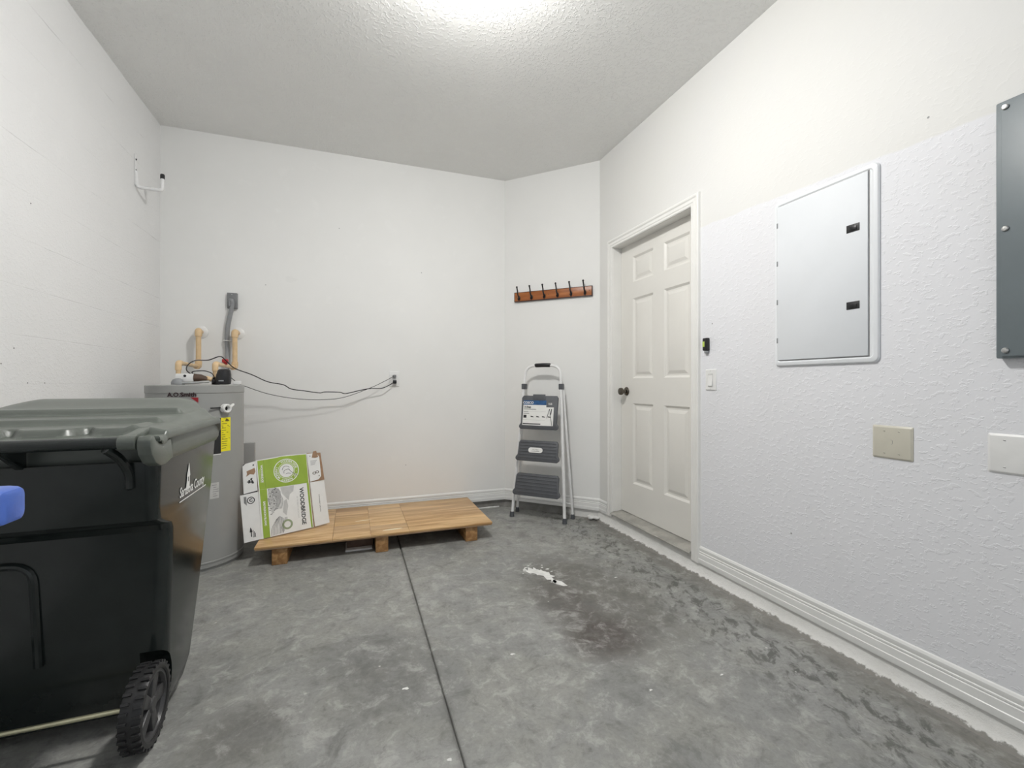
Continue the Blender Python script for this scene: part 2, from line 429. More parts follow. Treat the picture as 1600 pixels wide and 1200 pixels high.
wb = bpy.data.objects['wall_back']; wr = bpy.data.objects['wall_right']
for x, z in ((-.62, 1.86), (.93, .80), (.42, .43), (-.10, 2.35), (.55, 2.05)):
    MB().lathe([(.0035, -.001), (1e-5, -.0012)], (x, YB, z), 'y', 8, caps=False).build('nail_hole', 'grey_ink', wb)
for x, z, a, b in ((-.44, 1.915, .035, .022), (-.09, 1.88, .03, .012), (.90, 1.40, .03, .05)):
    MB().prism([(x+p, z+q) for p, q in rag(11, a, b)], YB-.0006, YB, 'xz').build('paint_patch', 'trim', wb, smooth=0)
for y, z in ((.98, 2.05), (1.98, 1.45), (1.5, .42)):
    MB().lathe([(.004, -.001), (1e-5, -.0012)], (XR, y, z), 'x', 8, caps=False).build('nail_hole', 'grey_ink', wr)

# baseboards: a moulded profile swept along the walls with mitred corners
plan = [Vector((XL, YB)), Vector((XC, YB)), Vector((XR, YC)), Vector((XR, YN))]
def off_pt(i, d):
    def ln(a, b): t = (b-a).normalized(); return a+Vector((t.y, -t.x))*d, t
    if i == 0: return ln(plan[0], plan[1])[0]
    if i == len(plan)-1: return ln(plan[-2], plan[-1])[0]
    a, t = ln(plan[i-1], plan[i]); b, s_ = ln(plan[i], plan[i+1])
    k = ((b-a).x*s_.y-(b-a).y*s_.x)/(t.x*s_.y-t.y*s_.x); return a+t*k
BP = [(0, .070), (.0145, .070), (.0150, .072), (.0150, .094), (.0125, .0965), (.0120, .124), (.0085, .1265), (.0105, .131), (.0105, .136), (.0070, .1385), (.0085, .143), (.0085, .156), (.0045, .164), (0, .167)]
def sweep(name, A, B):
    MB().loft([[(*A(d), z) for d, z in BP], [(*B(d), z) for d, z in BP]]).build(name, 'trim', kind='structure', smooth=20)
sweep('baseboard_back', lambda d: off_pt(0, d), lambda d: off_pt(1, d))
sweep('baseboard_corner', lambda d: off_pt(1, d), lambda d: off_pt(2, d))
sweep('baseboard_right', lambda d: Vector((XR-d, 2.073)), lambda d: Vector((XR-d, YN)))
sweep('baseboard_door', lambda d: off_pt(2, d), lambda d: Vector((XR-d, 3.072)))
# stem wall under the boards
def stem(name, mat, a, b, n, rows, kind='structure', amp=.005, ins=0.0, sg=1):
    a = Vector(a); b = Vector(b); t = (b-a).normalized(); nn = Vector((t.y, -t.x)); V = []; F = []
    for i in range(n+1):
        p = a+(b-a)*i/n; L = (b-a).length*i/n
        for k, (d_, z) in enumerate(rows):
            j = 0.0 if k == 0 else amp*(.3 if k < len(rows)-2 else 1)*(noise.noise(Vector((L*9, k*2.1, sg)))+.6*noise.noise(Vector((L*31, k*3.3, sg))))
            q = p+nn*(d_+j-ins); V.append((q.x, q.y, max(-.002, z)))
    m_ = len(rows)
    for i in range(n):
        for k in range(m_-1): F.append((i*m_+k, i*m_+k+1, (i+1)*m_+k+1, (i+1)*m_+k))
    return MB().add(V, F).build(name, mat, kind=kind, smooth=50)
stem('trim_1', 'stem', (XR, YC+.01), (XR, YN), 420, [(-.06, .0975), (-.005, .0975), (.002, .080), (.006, .055), (.014, .030), (.026, .014), (.040, .005), (.050, -.002)])
stem('trim_2', 'stem_grey', (XL, YB), (XC+.01, YB), 120, [(-.05, .075), (-.012, .075), (-.012, .04), (-.012, .01), (-.010, -.002)], amp=.003)
stem('trim_3', 'stem_grey', (XC-.01, YB+.01), (XR+.005, YC-.005), 90, [(-.05, .075), (-.008, .075), (-.006, .04), (-.004, .012), (.0, -.002)], amp=.006, sg=5)
m = MB(); m.tube([(x, YB-.002+.004*noise.noise(Vector((x*14, 1, 1))), .006) for x in [.86+.02*i for i in range(20)]], [.006+.004*abs(noise.noise(Vector((i*.9, 4, 2)))) for i in range(20)], 8)
m.build('trim_4', 'caulk', kind='structure')
m = MB()
for i in range(7):
    a = random.random(); m.ball((XR-.035-.05*random.random(), YC-.03+.07*random.random(), .010+.012*random.random()), .012+.012*random.random(), 8, 5, (1.3, 1, .7))
m.build('trim_5', 'caulk', kind='structure', smooth=60)

# ------------------------------------------------------------------ door
XD = XR+.070
dr = MB()
ys = [2.140, 2.237, 2.482, 2.597, 2.836, 2.986]; zs = [.128, .362, .965, 1.151, 1.750, 1.872, 2.064, 2.164]
P_ = {}
for i in range(5):
    for j in range(7):
        if i in (1, 3) and j in (1, 3, 5): continue
        dr.add([(XD, ys[i], zs[j]), (XD, ys[i+1], zs[j]), (XD, ys[i+1], zs[j+1]), (XD, ys[i], zs[j+1])], [(0, 1, 2, 3)])
TH = .044
o = [(ys[0], zs[0]), (ys[-1], zs[0]), (ys[-1], zs[-1]), (ys[0], zs[-1])]
dr.add([(XD, *p) for p in o]+[(XD+TH, *p) for p in o], [(4, 5, 6, 7)]+[(k, (k+1) % 4, 4+(k+1) % 4, 4+k) for k in range(4)])
door = dr.build('door_1', 'door', kind='structure', smooth=0, recalc=False)
for i in (1, 3):
    for j in (1, 3, 5):
        y0, y1, z0, z1 = ys[i], ys[i+1], zs[j], zs[j+1]
        rings = []
        for ins, dx in ((0, 0), (.006, .004), (.014, .011), (.026, .011), (.046, .0035), (.048, .003)):
            rings.append([(XD+dx, y0+ins, z0+ins), (XD+dx, y1-ins, z0+ins), (XD+dx, y1-ins, z1-ins), (XD+dx, y0+ins, z1-ins)])
        mm = MB().loft(rings, caps=False); nn = len(rings)*4; mm.f.append((nn-4, nn-3, nn-2, nn-1))
        mm.build('door_panel', 'door', door, smooth=15)
# jamb
m = MB()
m.box((XR-.004, DY1-.010, DZ0+.02), (XR+WT, DY1+.02, DZ1)); m.box((XR-.004, DY0-.02, DZ0+.02), (XR+WT, DY0+.010, DZ1)); m.box((XR-.004, DY0, DZ1-.006), (XR+WT, DY1, DZ1+.02))
m.build('jamb', 'casing', door, smooth=0)
m = MB(); m.box((XD+TH, DY0, DZ0), (XD+TH+.02, DY1, DZ1)); m.build('dark_backing', 'black', door, smooth=0)  # black sheet added behind the slab to keep the opening dark
def casing(pts, flip):
    """a moulded casing piece: profile across its width (0 = inner edge), swept between two mitred ends"""
    pr = [(0, 0), (0, .012), (.006, .015), (.016, .013), (.022, .016), (.040, .014), (.048, .019), (.058, .019), (.064, .014), (.066, 0)]
    (ya, za, da), (yb, zb, db) = pts
    rings = []
    for (y, z, dvec) in ((ya, za, da), (yb, zb, db)):
        rings.append([(XR-t, y+dvec[0]*u, z+dvec[1]*u) for u, t in pr])
    return MB().loft(rings).build('casing', 'casing', door, smooth=20)
iy0, iy1, iz = DY0+.008, DY1-.006, DZ1-.004
casing([(iy1, .075, (1, 0)), (iy1, iz, (1, 1))], 0)
casing([(iy0, .066, (-1, 0)), (iy0, iz, (-1, 1))], 0)
casing([(iy1, iz, (1, 1)), (iy0, iz, (-1, 1))], 0)
m = MB(); m.prism([(XR-.028, .098), (XR-.028, .104), (XR-.020, .112), (XD-.004, .124), (XD+.05, .124), (XD+.05, .098)], DY0+.004, DY1-.004, 'xz'); m.build('threshold', plain('weathered_threshold', (.36, .35, .32), .45, var=.2, sc=12), door, smooth=20)
kn = MB()
KY, KZ = 2.915, 1.052
kn.lathe([(.033, 0), (.033, -.004), (.028, -.010), (.014, -.014), (.012, -.030), (.016, -.036), (.026, -.042), (.0285, -.052), (.026, -.062), (.016, -.067), (1e-5, -.068)], (XD, KY, KZ), 'x', 24)
lab(kn.build('door_knob', 'nickel', door), 'dark bronze round door knob')
for z in (.32, .37, .42, .47):
    MB().box((XD-.001, 2.9885, z-.012), (XD+.004, 2.9945, z+.012)).build('paint_chip', 'brown_board', door, smooth=0)

# ================================================================== CEILING LAMP (above the frame)
t = thing('ceiling_lamp', 'round white flush ceiling lamp with glowing dome above the middle of the floor', 'lamp', (LAMP[0], LAMP[1], ZC))
MB().lathe([(.150, 0), (.150, -.045), (.142, -.052), (.130, -.052)], n=48).build('lamp_base', 'porcelain', t)
MB().lathe([(.128, -.052), (.128, -.072), (.118, -.097), (.090, -.117), (.050, -.128), (1e-5, -.132)], n=32).build('diffuser', 'glow', t)

# ================================================================== GREEN WHEELED CART
def carve(o, cutters):
    for c in cutters:
        k = c.build('cutter', 'cart', o.parent, smooth=0)
        md = o.modifiers.new('b', 'BOOLEAN'); md.object = k; md.operation = 'DIFFERENCE'; md.solver = 'EXACT'
        bpy.context.view_layer.update()
        me = bpy.data.meshes.new_from_object(o.evaluated_get(bpy.context.evaluated_depsgraph_get()))
        o.modifiers.clear(); o.data = me; bpy.data.objects.remove(k)
    o.data.shade_smooth(); o.data.set_sharp_from_angle(angle=R(28)); o.name = 'body'; o.data.name = 'body'
def cart():
    t = thing('trash_cart', 'large dark green wheeled trash cart with hinged lid standing at left edge of floor', 'trash bin', (-.868, 1.9, 0))
    L = lambda p: rel(t, p)
    # body: lofted rounded rectangles (z, half width, y back, y front, radius)
    W0 = -.868
    lv = [(.030, .272, 1.80, 1.93, .040), (.045, .281, 1.775, 1.99, .045), (.090, .286, 1.757, 2.040, .045), (.34, .298, 1.742, 2.105, .040), (.60, .309, 1.735, 2.170, .036),
          (.640, .311, 1.732, 2.178, .034), (.662, .312, 1.715, 2.182, .033), (.684, .313, 1.655, 2.186, .030), (.700, .314, 1.626, 2.190, .028), (.74, .315, 1.616, 2.196, .028), (.870, .321, 1.606, 2.215, .032), (.880, .322, 1.606, 2.215, .032)]
    rings = []
    for z, hw, y0, y1, r in lv: rings.append([(x, y, z) for x, y in rrect(W0-hw, W0+hw, y0, y1, r, 6)])
    body = MB().loft(rings, fn=L).build('body', 'cart', t, smooth=28)
    carve(body, [MB().lathe([(.148, -.60-.0), (.148, -.40)], L((0, 1.672, .120)), 'x', 40, fn=lambda p: p+Vector((W0+.825, 0, 0))), MB().lathe([(.148, -.60), (.148, -.40)], L((0, 1.672, .120)), 'x', 40, fn=lambda p: p+Vector((W0+.175, 0, 0)))])
    # collar under the lid
    rings = []
    for z, e in ((.872, -.004), (.876, .004), (.892, .012), (.930, .014), (.944, .012), (.948, .004), (.945, -.010)):
        rings.append([(x, y, z) for x, y in rrect(W0-.322-e, W0+.322+e, 1.64-e*.1, 2.215+e*1.5, .034+max(e, 0), 6)])
    MB().loft(rings, fn=L).build('collar', 'lid', t, smooth=40)
    # lid
    XA, XB, Y0, Y1 = -1.212, -.524, 1.545, 2.262
    nx, ny = 110, 120
    def sm(a, b, x): k = min(1, max(0, (x-a)/(b-a))); return k*k*(3-2*k)
    def height(x, y):
        e = min(x-XA, XB-x)
        wob = 0
        for cx in (-.73, -.90, -1.07): wob += math.exp(-((x-cx)/.022)**2)
        y3 = 1.592+.055*min(1, wob)
        # rear steps, crown and nose
        p = .962+.022*sm(y3, y3+.016, y)
        inn = sm(.055, .080, e)
        p2 = p+(.018*sm(1.750, 1.766, y)+.023*sm(1.925, 1.943, y))*inn+.031*sm(1.95, 2.13, y)*sm(.0, .15, e)
        p2 += .020*sm(1.745, 1.95, y)*(1-inn)*sm(0, .05, e)
        p2 -= .078*sm(2.125, 2.262, y)
        side = sm(0, .05, e)
        z = .974+(p2-.974)*side if p2 > .974 else p2
        # raised rib beside the hinge ears
        rib = math.exp(-((e-.085)/.012)**2)*sm(1.56, 1.60, y)*(1-sm(1.70, 1.76, y))
        return z+.008*rib
    V = []; F = []
    for j in range(ny+1):
        y = Y0+(Y1-Y0)*j/ny; k = max(0, (y-(Y1-.11))/.11); ins = .11*(1-sqrt(max(0, 1-min(1, k)**2)))*.9 if k > 0 else 0
        for i in range(nx+1):
            x = XA+ins+(XB-XA-2*ins)*i/nx; V.append((x, y, height(XA+(XB-XA)*i/nx, y)))
    for j in range(ny):
        for i in range(nx):
            a = j*(nx+1)+i; F.append((a, a+1, a+nx+2, a+nx+1))
    ring = [j*(nx+1)+nx for j in range(ny+1)]+[ny*(nx+1)+i for i in range(nx-1, -1, -1)]+[j*(nx+1) for j in range(ny-1, -1, -1)]+[i for i in range(1, nx)]
    n0 = len(V); m_ = len(ring)
    for dz, e in ((-.006, .004), (-.020, .005), (-.026, .003)):
        for q in ring:
            x, y, z = V[q]; dx = e if x > W0+.25 else (-e if x < W0-.25 else 0); dy = e if y > 2.20 else (-e*.5 if y < 1.56 else 0)
            zz = min(z, .974)+dz if y > 1.56 else z+dz*.6
            V.append((x+dx, y+dy, zz))
    for k in range(m_):
        k2 = (k+1) % m_; F.append((ring[k], ring[k2], n0+k2, n0+k))
        for r_ in range(2): F.append((n0+r_*m_+k, n0+r_*m_+k2, n0+(r_+1)*m_+k2, n0+(r_+1)*m_+k))
    F.append(tuple(n0+2*m_+k for k in range(m_)))
    MB().add(V, F, L).build('lid', 'lid', t, smooth=50)
    # hinge bar, knuckles and end brackets
    HY, HZ = 1.508, .950
    MB().tube([(-1.135, HY, HZ), (-.602, HY, HZ)], .0165, 18, fn=L).build('handle_bar', 'cart', t)
    for s in (-1, 1):
        cx = W0+s*.288
        m = MB(); m.tube([(cx-.020, HY, HZ), (cx+.020, HY, HZ)], .0205, 18, fn=L)
        m.prism([(HY-.004, HZ+.019), (HY+.05, HZ+.026), (1.62, .985), (1.62, .968), (HY+.03, HZ)], cx-.014, cx+.014, 'yz', L, .003); m.build('hinge_knuckle', 'lid', t)
        a, b = (cx+.022, cx+.056) if s > 0 else (cx-.056, cx-.022)
        m = MB(); m.prism([(HY-.016, HZ-.012), (HY-.017, HZ+.006), (HY-.006, HZ+.018), (HY+.010, HZ+.016), (HY+.024, HZ+.002), (HY+.050, HZ-.008), (1.64, HZ-.006), (1.66, .885), (1.60, .872), (HY+.055, .874), (HY+.02, .888), (HY-.006, .915)], a, b, 'yz', L, .005)
        m.build('handle_bracket', 'lid', t)
        gx = W0+s*.212
        m = MB(); m.tube(crom([(gx+s*.012, HY+.03, .930), (gx+s*.03, 1.57, .90), (gx+s*.04, 1.603, .85), (gx+s*.04, 1.608, .80)]), [.012]*18+[.004], 10, fn=L); m.build('molded_rib', 'cart', t)
    m = MB(); m.prism([(HY+.01, .935), (1.62, .935), (1.62, .865), (1.585, .89)], -.872, -.852, 'yz', L, .003); m.build('gusset', 'cart', t)
    m = MB(); m.tube(fillet([(-1.20, 1.737, .572), (-.90, 1.737, .572), (-.890, 1.741, .26)], .06), .012, 10, fn=L); m.build('molded_rib', 'cart', t)
    m = MB(); m.prism([(1.735, .705), (1.745, .700), (1.76, .35), (1.73, .31)], -.93, -.80, 'yz', L, .003) 
    # wheels on an axle
    WY, WZ, WR = 1.672, .120, .120
    MB().tube([(-1.15, WY, WZ), (-.60, WY, WZ)], .007, 12, fn=L).build('axle', plain('zinc_axle', (.62, .60, .42), .35, .8), t)
    for s in (-1, 1):
        xo = W0+s*.293; xi = W0+s*.243
        wc = Vector((xo, WY, WZ))
        m = MB()
        wd = .05
        pr = [(WR*.80, 0), (WR*.84, -.003), (WR*.93, -.002), (WR*.955, .006), (WR*.955, wd-.006), (WR*.93, wd+.002), (WR*.84, wd+.003), (WR*.80, wd), (WR*.80, 0)]
        f = (lambda p: L((xo-s*p.x, WY+p.y, WZ+p.z)))
        V_ = MB(); V_.lathe([(a, b) for a, b in pr], axis='x', n=48, caps=False); m.add(V_.v, V_.f, f)
        for k in range(30):
            for row, (a0, a1) in enumerate(((-.002, .019), (.031, wd+.002))):
                th = 2*pi*(k+.5*row)/30; c_, s_ = cos(th), sin(th)
                bb = MB().box((a0, -.0042, WR*.92), (a1, .0042, WR*1.0), .001, seg=1)
                m.add(bb.v, bb.f, lambda p, c_=c_, s_=s_: f(Vector((p.x, p.y*c_+p.z*s_, -p.y*s_+p.z*c_))))
        wh = m.build('wheel', 'rubber', t)
        m = MB()
        q = MB(); q.lathe([(WR*.69, .012), (WR*.72, .002), (WR*.80, .002), (WR*.81, .01), (WR*.81, wd-.006), (WR*.70, wd-.006), (WR*.69, .012)], axis='x', n=40, caps=False); m.add(q.v, q.f, f)
        q = MB(); q.lathe([(1e-5, .003), (.018, .003), (.022, .006), (.024, .012), (.024, wd-.008), (1e-5, wd-.008)], axis='x', n=24); m.add(q.v, q.f, f)
        for k in range(5):
            th = 2*pi*k/5+.35; c_, s_ = cos(th), sin(th)
            q = MB().prism([(-.015, .018), (.015, .018), (.022, WR*.72), (-.022, WR*.72)], .007, .024, 'yz', None, .003)
            m.add(q.v, q.f, lambda p, c_=c_, s_=s_: f(Vector((p.x, p.y*c_+p.z*s_, -p.y*s_+p.z*c_))))
        hb = m.build('wheel_hub', plain('dark_grey_hub', (.05, .05, .052), .38), wh)
        hw = MB(); hw.prism([(1.815, .05)]+[(1.672+.165*cos(R(a)), .125+.165*sin(R(a))) for a in (18, 30, 42, 54)]+[(1.815, .285)], W0+s*.20, W0+s*.284, 'yz', L)
    # white county print on the side facing the room
    SX = lambda z: W0+.322-(.88-z)*.047+.0018
    def side(p): 
        y, z = 1.80+p.x, .738+p.y
        return L((SX(z)+p.z, y, z))
    m = MB(); m.text('Sarasota County', .050, side, xs=.78, off=.0006, align='LEFT'); m.box((.0, -.031, -.0002), (.285, -.027, .0003), fn=side)
    for a, b in (((.076, -.012), (.116, -.012)),): pass
    m.prism([(.056, .0), (.094, .0), (.089, .045), (.093, .047), (.077, .092), (.060, .047), (.064, .045)], -.0002, .0004, 'xy', side)
    m.build('county_print', 'print_white', t, smooth=0)
    m = MB(); m.box((.073, .028, .0003), (.080, .044, .0008), fn=side); m.build('tower_window', 'cart', t, smooth=0)
    return t
cart()

# blue grip of a hand truck just outside the left edge
t = thing('hand_truck', 'blue rounded plastic hand truck grip poking in at the left edge before the cart', 'hand truck', (-.60, .74, 0))
m = MB(); rg = []
for x, k in ((-.78, .55), (-.775, .85), (-.76, 1), (-.432, 1), (-.415, .97), (-.406, .90), (-.401, .76), (-.3995, .5)):
    rg.append([(x, .735+(y)*k, .957+z*(.5+.5*k)) for y, z in rrect(-.030, .030, -.019, .026, .012, 5)])
m.loft(rg, fn=lambda p: rel(t, p)); lab(m.build('handle_grip', 'blue', t), 'blue plastic grip')
for x in (-.50, -.74):
    MB().tube([rel(t, (x, .737, .940)), rel(t, (x, .737, .06))], .012, 12).build('upright', 'dark_metal', t)
MB().box(rel(t, (-.75, .737, 0)), rel(t, (-.49, .93, .006))).build('toe_plate', 'dark_metal', t)
for x in (-.785, -.495):
    MB().lathe([(.02, 0), (.072, .002), (.08, .01), (.08, .03), (.072, .038), (.02, .04)], rel(t, (x, .70, .08)), 'x', 28).build('wheel', 'rubber', t)
for z in (.35, .65):
    MB().box(rel(t, (-.74, .730, z)), rel(t, (-.50, .744, z+.03))).build('crossbar', 'dark_metal', t)

# ================================================================== WATER HEATER
HC = Vector((-.9234, 3.308)); HR = .2536; HT = 1.103
t = thing('water_heater', 'grey cylindrical water heater standing in the back left corner behind the green cart', 'water heater', (HC.x, HC.y, 0))
MB().lathe([(HR-.012, 0), (HR-.012, .018), (HR, .022), (HR, HT-.050), (HR+.003, HT-.046), (HR+.003, HT-.004), (HR-.002, HT), (HR-.03, HT+.002), (1e-5, HT+.004)], n=72).build('tank', 'heater', t, smooth=30)
MB().lathe([(HR+.001, .045), (HR+.003, .047), (HR+.003, .055), (HR+.001, .057)], n=72).build('base_ring', 'heater', t)
def cyl(a0, z0, d=.0008):
    def f(p):
        a = R(a0)+p.x/HR; r = HR+d+p.z; return Vector((r*cos(a), r*sin(a), z0+p.y))
    return f
def cplate(a0, a1, z0, z1, th=.0006, n=10):
    m = MB(); rg = []
    for i in range(n+1):
        a = R(a0+(a1-a0)*i/n); rg.append([((HR+d)*cos(a), (HR+d)*sin(a), z) for d, z in ((.0002, z0), (th, z0), (th, z1), (.0002, z1))])
    return m.loft(rg)
m = MB(); m.text('A.O.Smith', .033, cyl(-90.7, 1.047, .0038), off=.0011, xs=1.02, ext=.0003); lab(m.build('maker_lettering', plain('maroon_black_ink', (.03, .008, .012), .5), t, smooth=0), 'dark bold lettering')
m = MB(); m.prism([(-.026, .009), (.012, .009), (.012, -.022)], 0, .0006, 'xy', cyl(-75.5, 1.022, .0012)); lab(m.build('red_triangle', 'print_red', t, smooth=0), 'red triangle mark')
lab(cplate(-46.5, -32.5, .700, .905).build('energy_label', 'yellow', t, smooth=0), 'yellow energy label')
m = MB(); random.seed(3)
for k in range(13):
    z = .72+.0135*k; wd = .02+.03*random.random(); m.box((-.004, -.0016, 0), (wd*.8, .0016, .0003), fn=cyl(-44.5, z, .0009))
m.box((0, -.0012, 0), (.05, .0012, .0004), fn=cyl(-45, .778, .0009)); m.box((0, -.0012, 0), (.05, .0012, .0004), fn=cyl(-45, .848, .0009)); m.prism([(0, 0), (.03, 0), (.02, .012), (.008, .018)], 0, .0004, 'xy', cyl(-41, .882, .0009))
m.build('label_lettering', plain('brown_print', (.16, .13, .02), .5), t, smooth=0)
cplate(-58, -46.6, .690, .905, .0007).build('black_label', 'ink', t, smooth=0)
cplate(-58.5, -46.4, .684, .6895, .0007).build('label_margin', 'print_white', t, smooth=0)
cplate(-60, -49, .425, .52, .0005).build('paper_label', 'light_ink', t, smooth=0)
m = MB()
for k in range(6): m.box((0, -.002, 0), (.015+.02*random.random(), .002, .0003), fn=cyl(-59+random.random()*4, .44+.013*k, .0009))
m.build('label_lettering', 'grey_ink', t, smooth=0)
# valve on the right side
va = R(-42.3); vd = Vector((cos(va), sin(va), 0)); vt = Vector((-sin(va), cos(va), 0)); vz = Vector((0, 0, 1))
def vf(p): return Vector((HR*cos(va), HR*sin(va), .961))+vd*p.z+vt*p.x+vz*p.y
ring = MB(); q = MB(); q.lathe([(.014, 0), (.014, .030), (.0165, .034), (.023, .036), (.0275, .030), (.0275, .004), (.024, 0)], n=28); ring.add(q.v, q.f, vf)
ring.prism([(.018, .012), (.030, .020), (.046, .030), (.050, .020), (.036, .008), (.026, -.004)], .010, .026, 'xy', vf, .002)
lab(ring.build('valve_collar', 'white', t), 'white ring valve collar')
q = MB(); q.lathe([(1e-5, .012), (.014, .012)], n=20); MB().add(q.v, q.f, vf).build('valve_bore', 'ink', t)
MB().box((-.085, .002, .004), (-.026, .009, .010), fn=vf).build('valve_rod', 'dark_metal', t)

# supply pipes
def pipe(label, x0, x1, wx, zt):
    t = thing('water_pipe', label, 'pipe', (x0, 3.30, HT+.003), group='tan water pipes behind the heater')
    L = lambda p: rel(t, p)
    z1 = zt-.006
    MB().tube([L((x0, 3.30, HT+.042)), L((x0, 3.30, z1))], .0135, 16).build('riser', 'cpvc', t)
    MB().lathe([(.020, 0), (.020, .030), (.016, .032), (.016, .045)], (0, 0, 0), n=8).build('nipple', 'dark_metal', t, smooth=20)
    m = MB(); m.tube([L(p) for p in fillet([(x0, 3.30, z1-.035), (x0, 3.30, z1+.012), (x0+(x1-x0)*.11, 3.345, z1+.010)], .02)], .0175, 16); m.build('elbow', 'cpvc', t)
    MB().tube([L((x0+(x1-x0)*.06, 3.32, z1+.011)), L((x1, 3.70, z1+.003))], .0125, 16).build('cross_pipe', 'cpvc', t)
    m = MB(); m.tube([L(p) for p in fillet([(x1-(x1-x0)*.1, 3.655, z1+.003), (x1, 3.70, z1+.003), (x1, 3.70, z1+.042)], .02)], .021, 16); m.build('elbow', 'cpvc', t)
    MB().tube([L((x1, 3.70, z1+.02)), L((x1, 3.70, 1.46))], .0165, 16).build('upright_pipe', 'cpvc', t)
    m = MB(); m.tube([L(p) for p in fillet([(x1, 3.70, 1.445), (x1, 3.70, 1.485), (wx, 3.745, 1.485)], .02)], .022, 16); m.tube([L((wx, 3.73, 1.485)), L((wx, YB-.004, 1.485))], .0165, 14); m.build('elbow', 'cpvc', t)
    MB().lathe([(.044, 0), (.043, -.006), (.026, -.014), (.017, -.015)], L((wx, YB-.0005, 1.485)), 'y', 28).build('escutcheon', 'white', t)
    return t
pipe('tan water pipe on the left of the heater top, rising to a white wall flange', -1.018, -1.023, -1.033, 1.236)
p2 = pipe('tan water pipe beside the grey conduit, crossing under a small red valve handle', -.822, -.800, -.802, 1.232)
m = MB(); m.box(rel(p2, (-.822, 3.45, 1.252)), rel(p2, (-.788, 3.48, 1.276)), .004); m.tube([rel(p2, (-.805, 3.47, 1.24)), rel(p2, (-.805, 3.47, 1.255))], .012, 10)
lab(m.build('valve_handle', 'red', p2), 'small red valve handle')

# recirculation pump, control and fittings on top of the heater
t = thing('pump', 'black round circulation pump on top of the grey water heater', 'pump', (-.765, 3.235, HT+.004))
MB().lathe([(.030, 0), (.042, .003), (.043, .025), (.040, .06), (.034, .088), (.026, .095), (1e-5, .097)], n=28, fn=lambda p: Vector((p.x+p.z*.08, p.y, p.z))).build('motor_housing', 'black', t)
MB().tube([(-.055, .0, .018), (-.030, 0, .020)], .014, 14).build('pump_port', 'dark_metal', t)
MB().box((-.012, -.047, .018), (.014, -.041, .026), .001).build('cable_gland', 'grey_plastic', t)
t = thing('valve_controller', 'white boxy valve controller with dark dot on heater top left of the pump', 'controller', (-.965, 3.225, HT+.0035))
MB().box((-.040, -.030, .014), (.052, .030, .066), .008).build('controller_case', 'white', t)
MB().lathe([(.0075, 0), (.0075, -.002), (1e-5, -.0025)], (.012, -.030, .052), 'y', 14).build('dial', 'ink', t)
MB().lathe([(.034, 0), (.034, .014), (.026, .030), (.014, .036), (1e-5, .037)], (-.015, -.055, 0), n=20).build('knob', 'grey_plastic', t)
MB().tube([(.05, .0, .042), (.085, .004, .040), (.115, .010, .030)], [.024, .022, .017], 14).build('union_nut', 'brown_board', t)
m = MB(); m.tube(crom([(-.02, -.075, .012), (.03, -.065, .010), (.08, -.05, .012), (.11, -.045, .016), (.135, -.03, .018)]), .008, 10); m.build('braided_hose', 'steel', t)
MB().tube([(.11, .012, .040), (.140, .016, .030)], .014, 12).build('stub_pipe', 'cpvc', t)
o = MB().box((-.712, 3.245, HT+.003), (-.672, 3.285, HT+.026), .003).build('junction_block', 'white', None); lab(o, 'small white plastic block right of the black pump on the heater', 'fitting')

# power outlet and conduit of the heater
t = thing('conduit_box', 'small grey metal outlet box high on the back wall feeding a grey conduit', 'outlet box', (-.835, YB, 1.722))
m = MB(); m.box((-.032, -.030, -.056), (.032, -.0005, .057), .002); m.box((-.030, -.033, -.054), (.030, -.030, .055), .001); m.build('box_cover', 'mid_grey', t)
m = MB(); m.box((-.020, -.052, -.045), (.014, -.033, .012), .008); m.tube(crom([(.0, -.042, .0), (.006, -.050, -.01), (.006, -.044, -.035), (.0, -.040, -.062)]), .013, 12); m.build('plug', 'grey_plastic', t)
MB().lathe([(.004, 0), (.004, -.002)], (0, -.033, .044), 'y', 10).build('cover_screw', 'steel', t)
o = MB().tube(crom([(-.835, YB-.040, 1.663), (-.848, YB-.036, 1.60), (-.862, YB-.032, 1.52), (-.866, YB-.032, 1.43), (-.860, YB-.040, 1.33), (-.848, 3.68, 1.20), (-.862, 3.53, 1.135), (-.868, 3.46, 1.108)]), .0155, 14).build('conduit', 'grey_plastic')
lab(o, 'bent grey flexible conduit running down the back wall to the water heater', 'conduit')
t = thing('conduit_clip', 'little white plastic clip holding the grey conduit to the back wall', 'clip', (-.866, YB, 1.425))
MB().box((-.034, -.008, -.006), (.020, -.0005, .006), .002).build('clip_base', 'white', t)
MB().tube([(-.0205, -.008, 0)]+[(-.0205*cos(R(a)), -.030-.0205*sin(R(a)), 0) for a in range(0, 181, 20)]+[(.0205, -.008, 0)], .0035, 8).build('clip_loop', 'white', t)

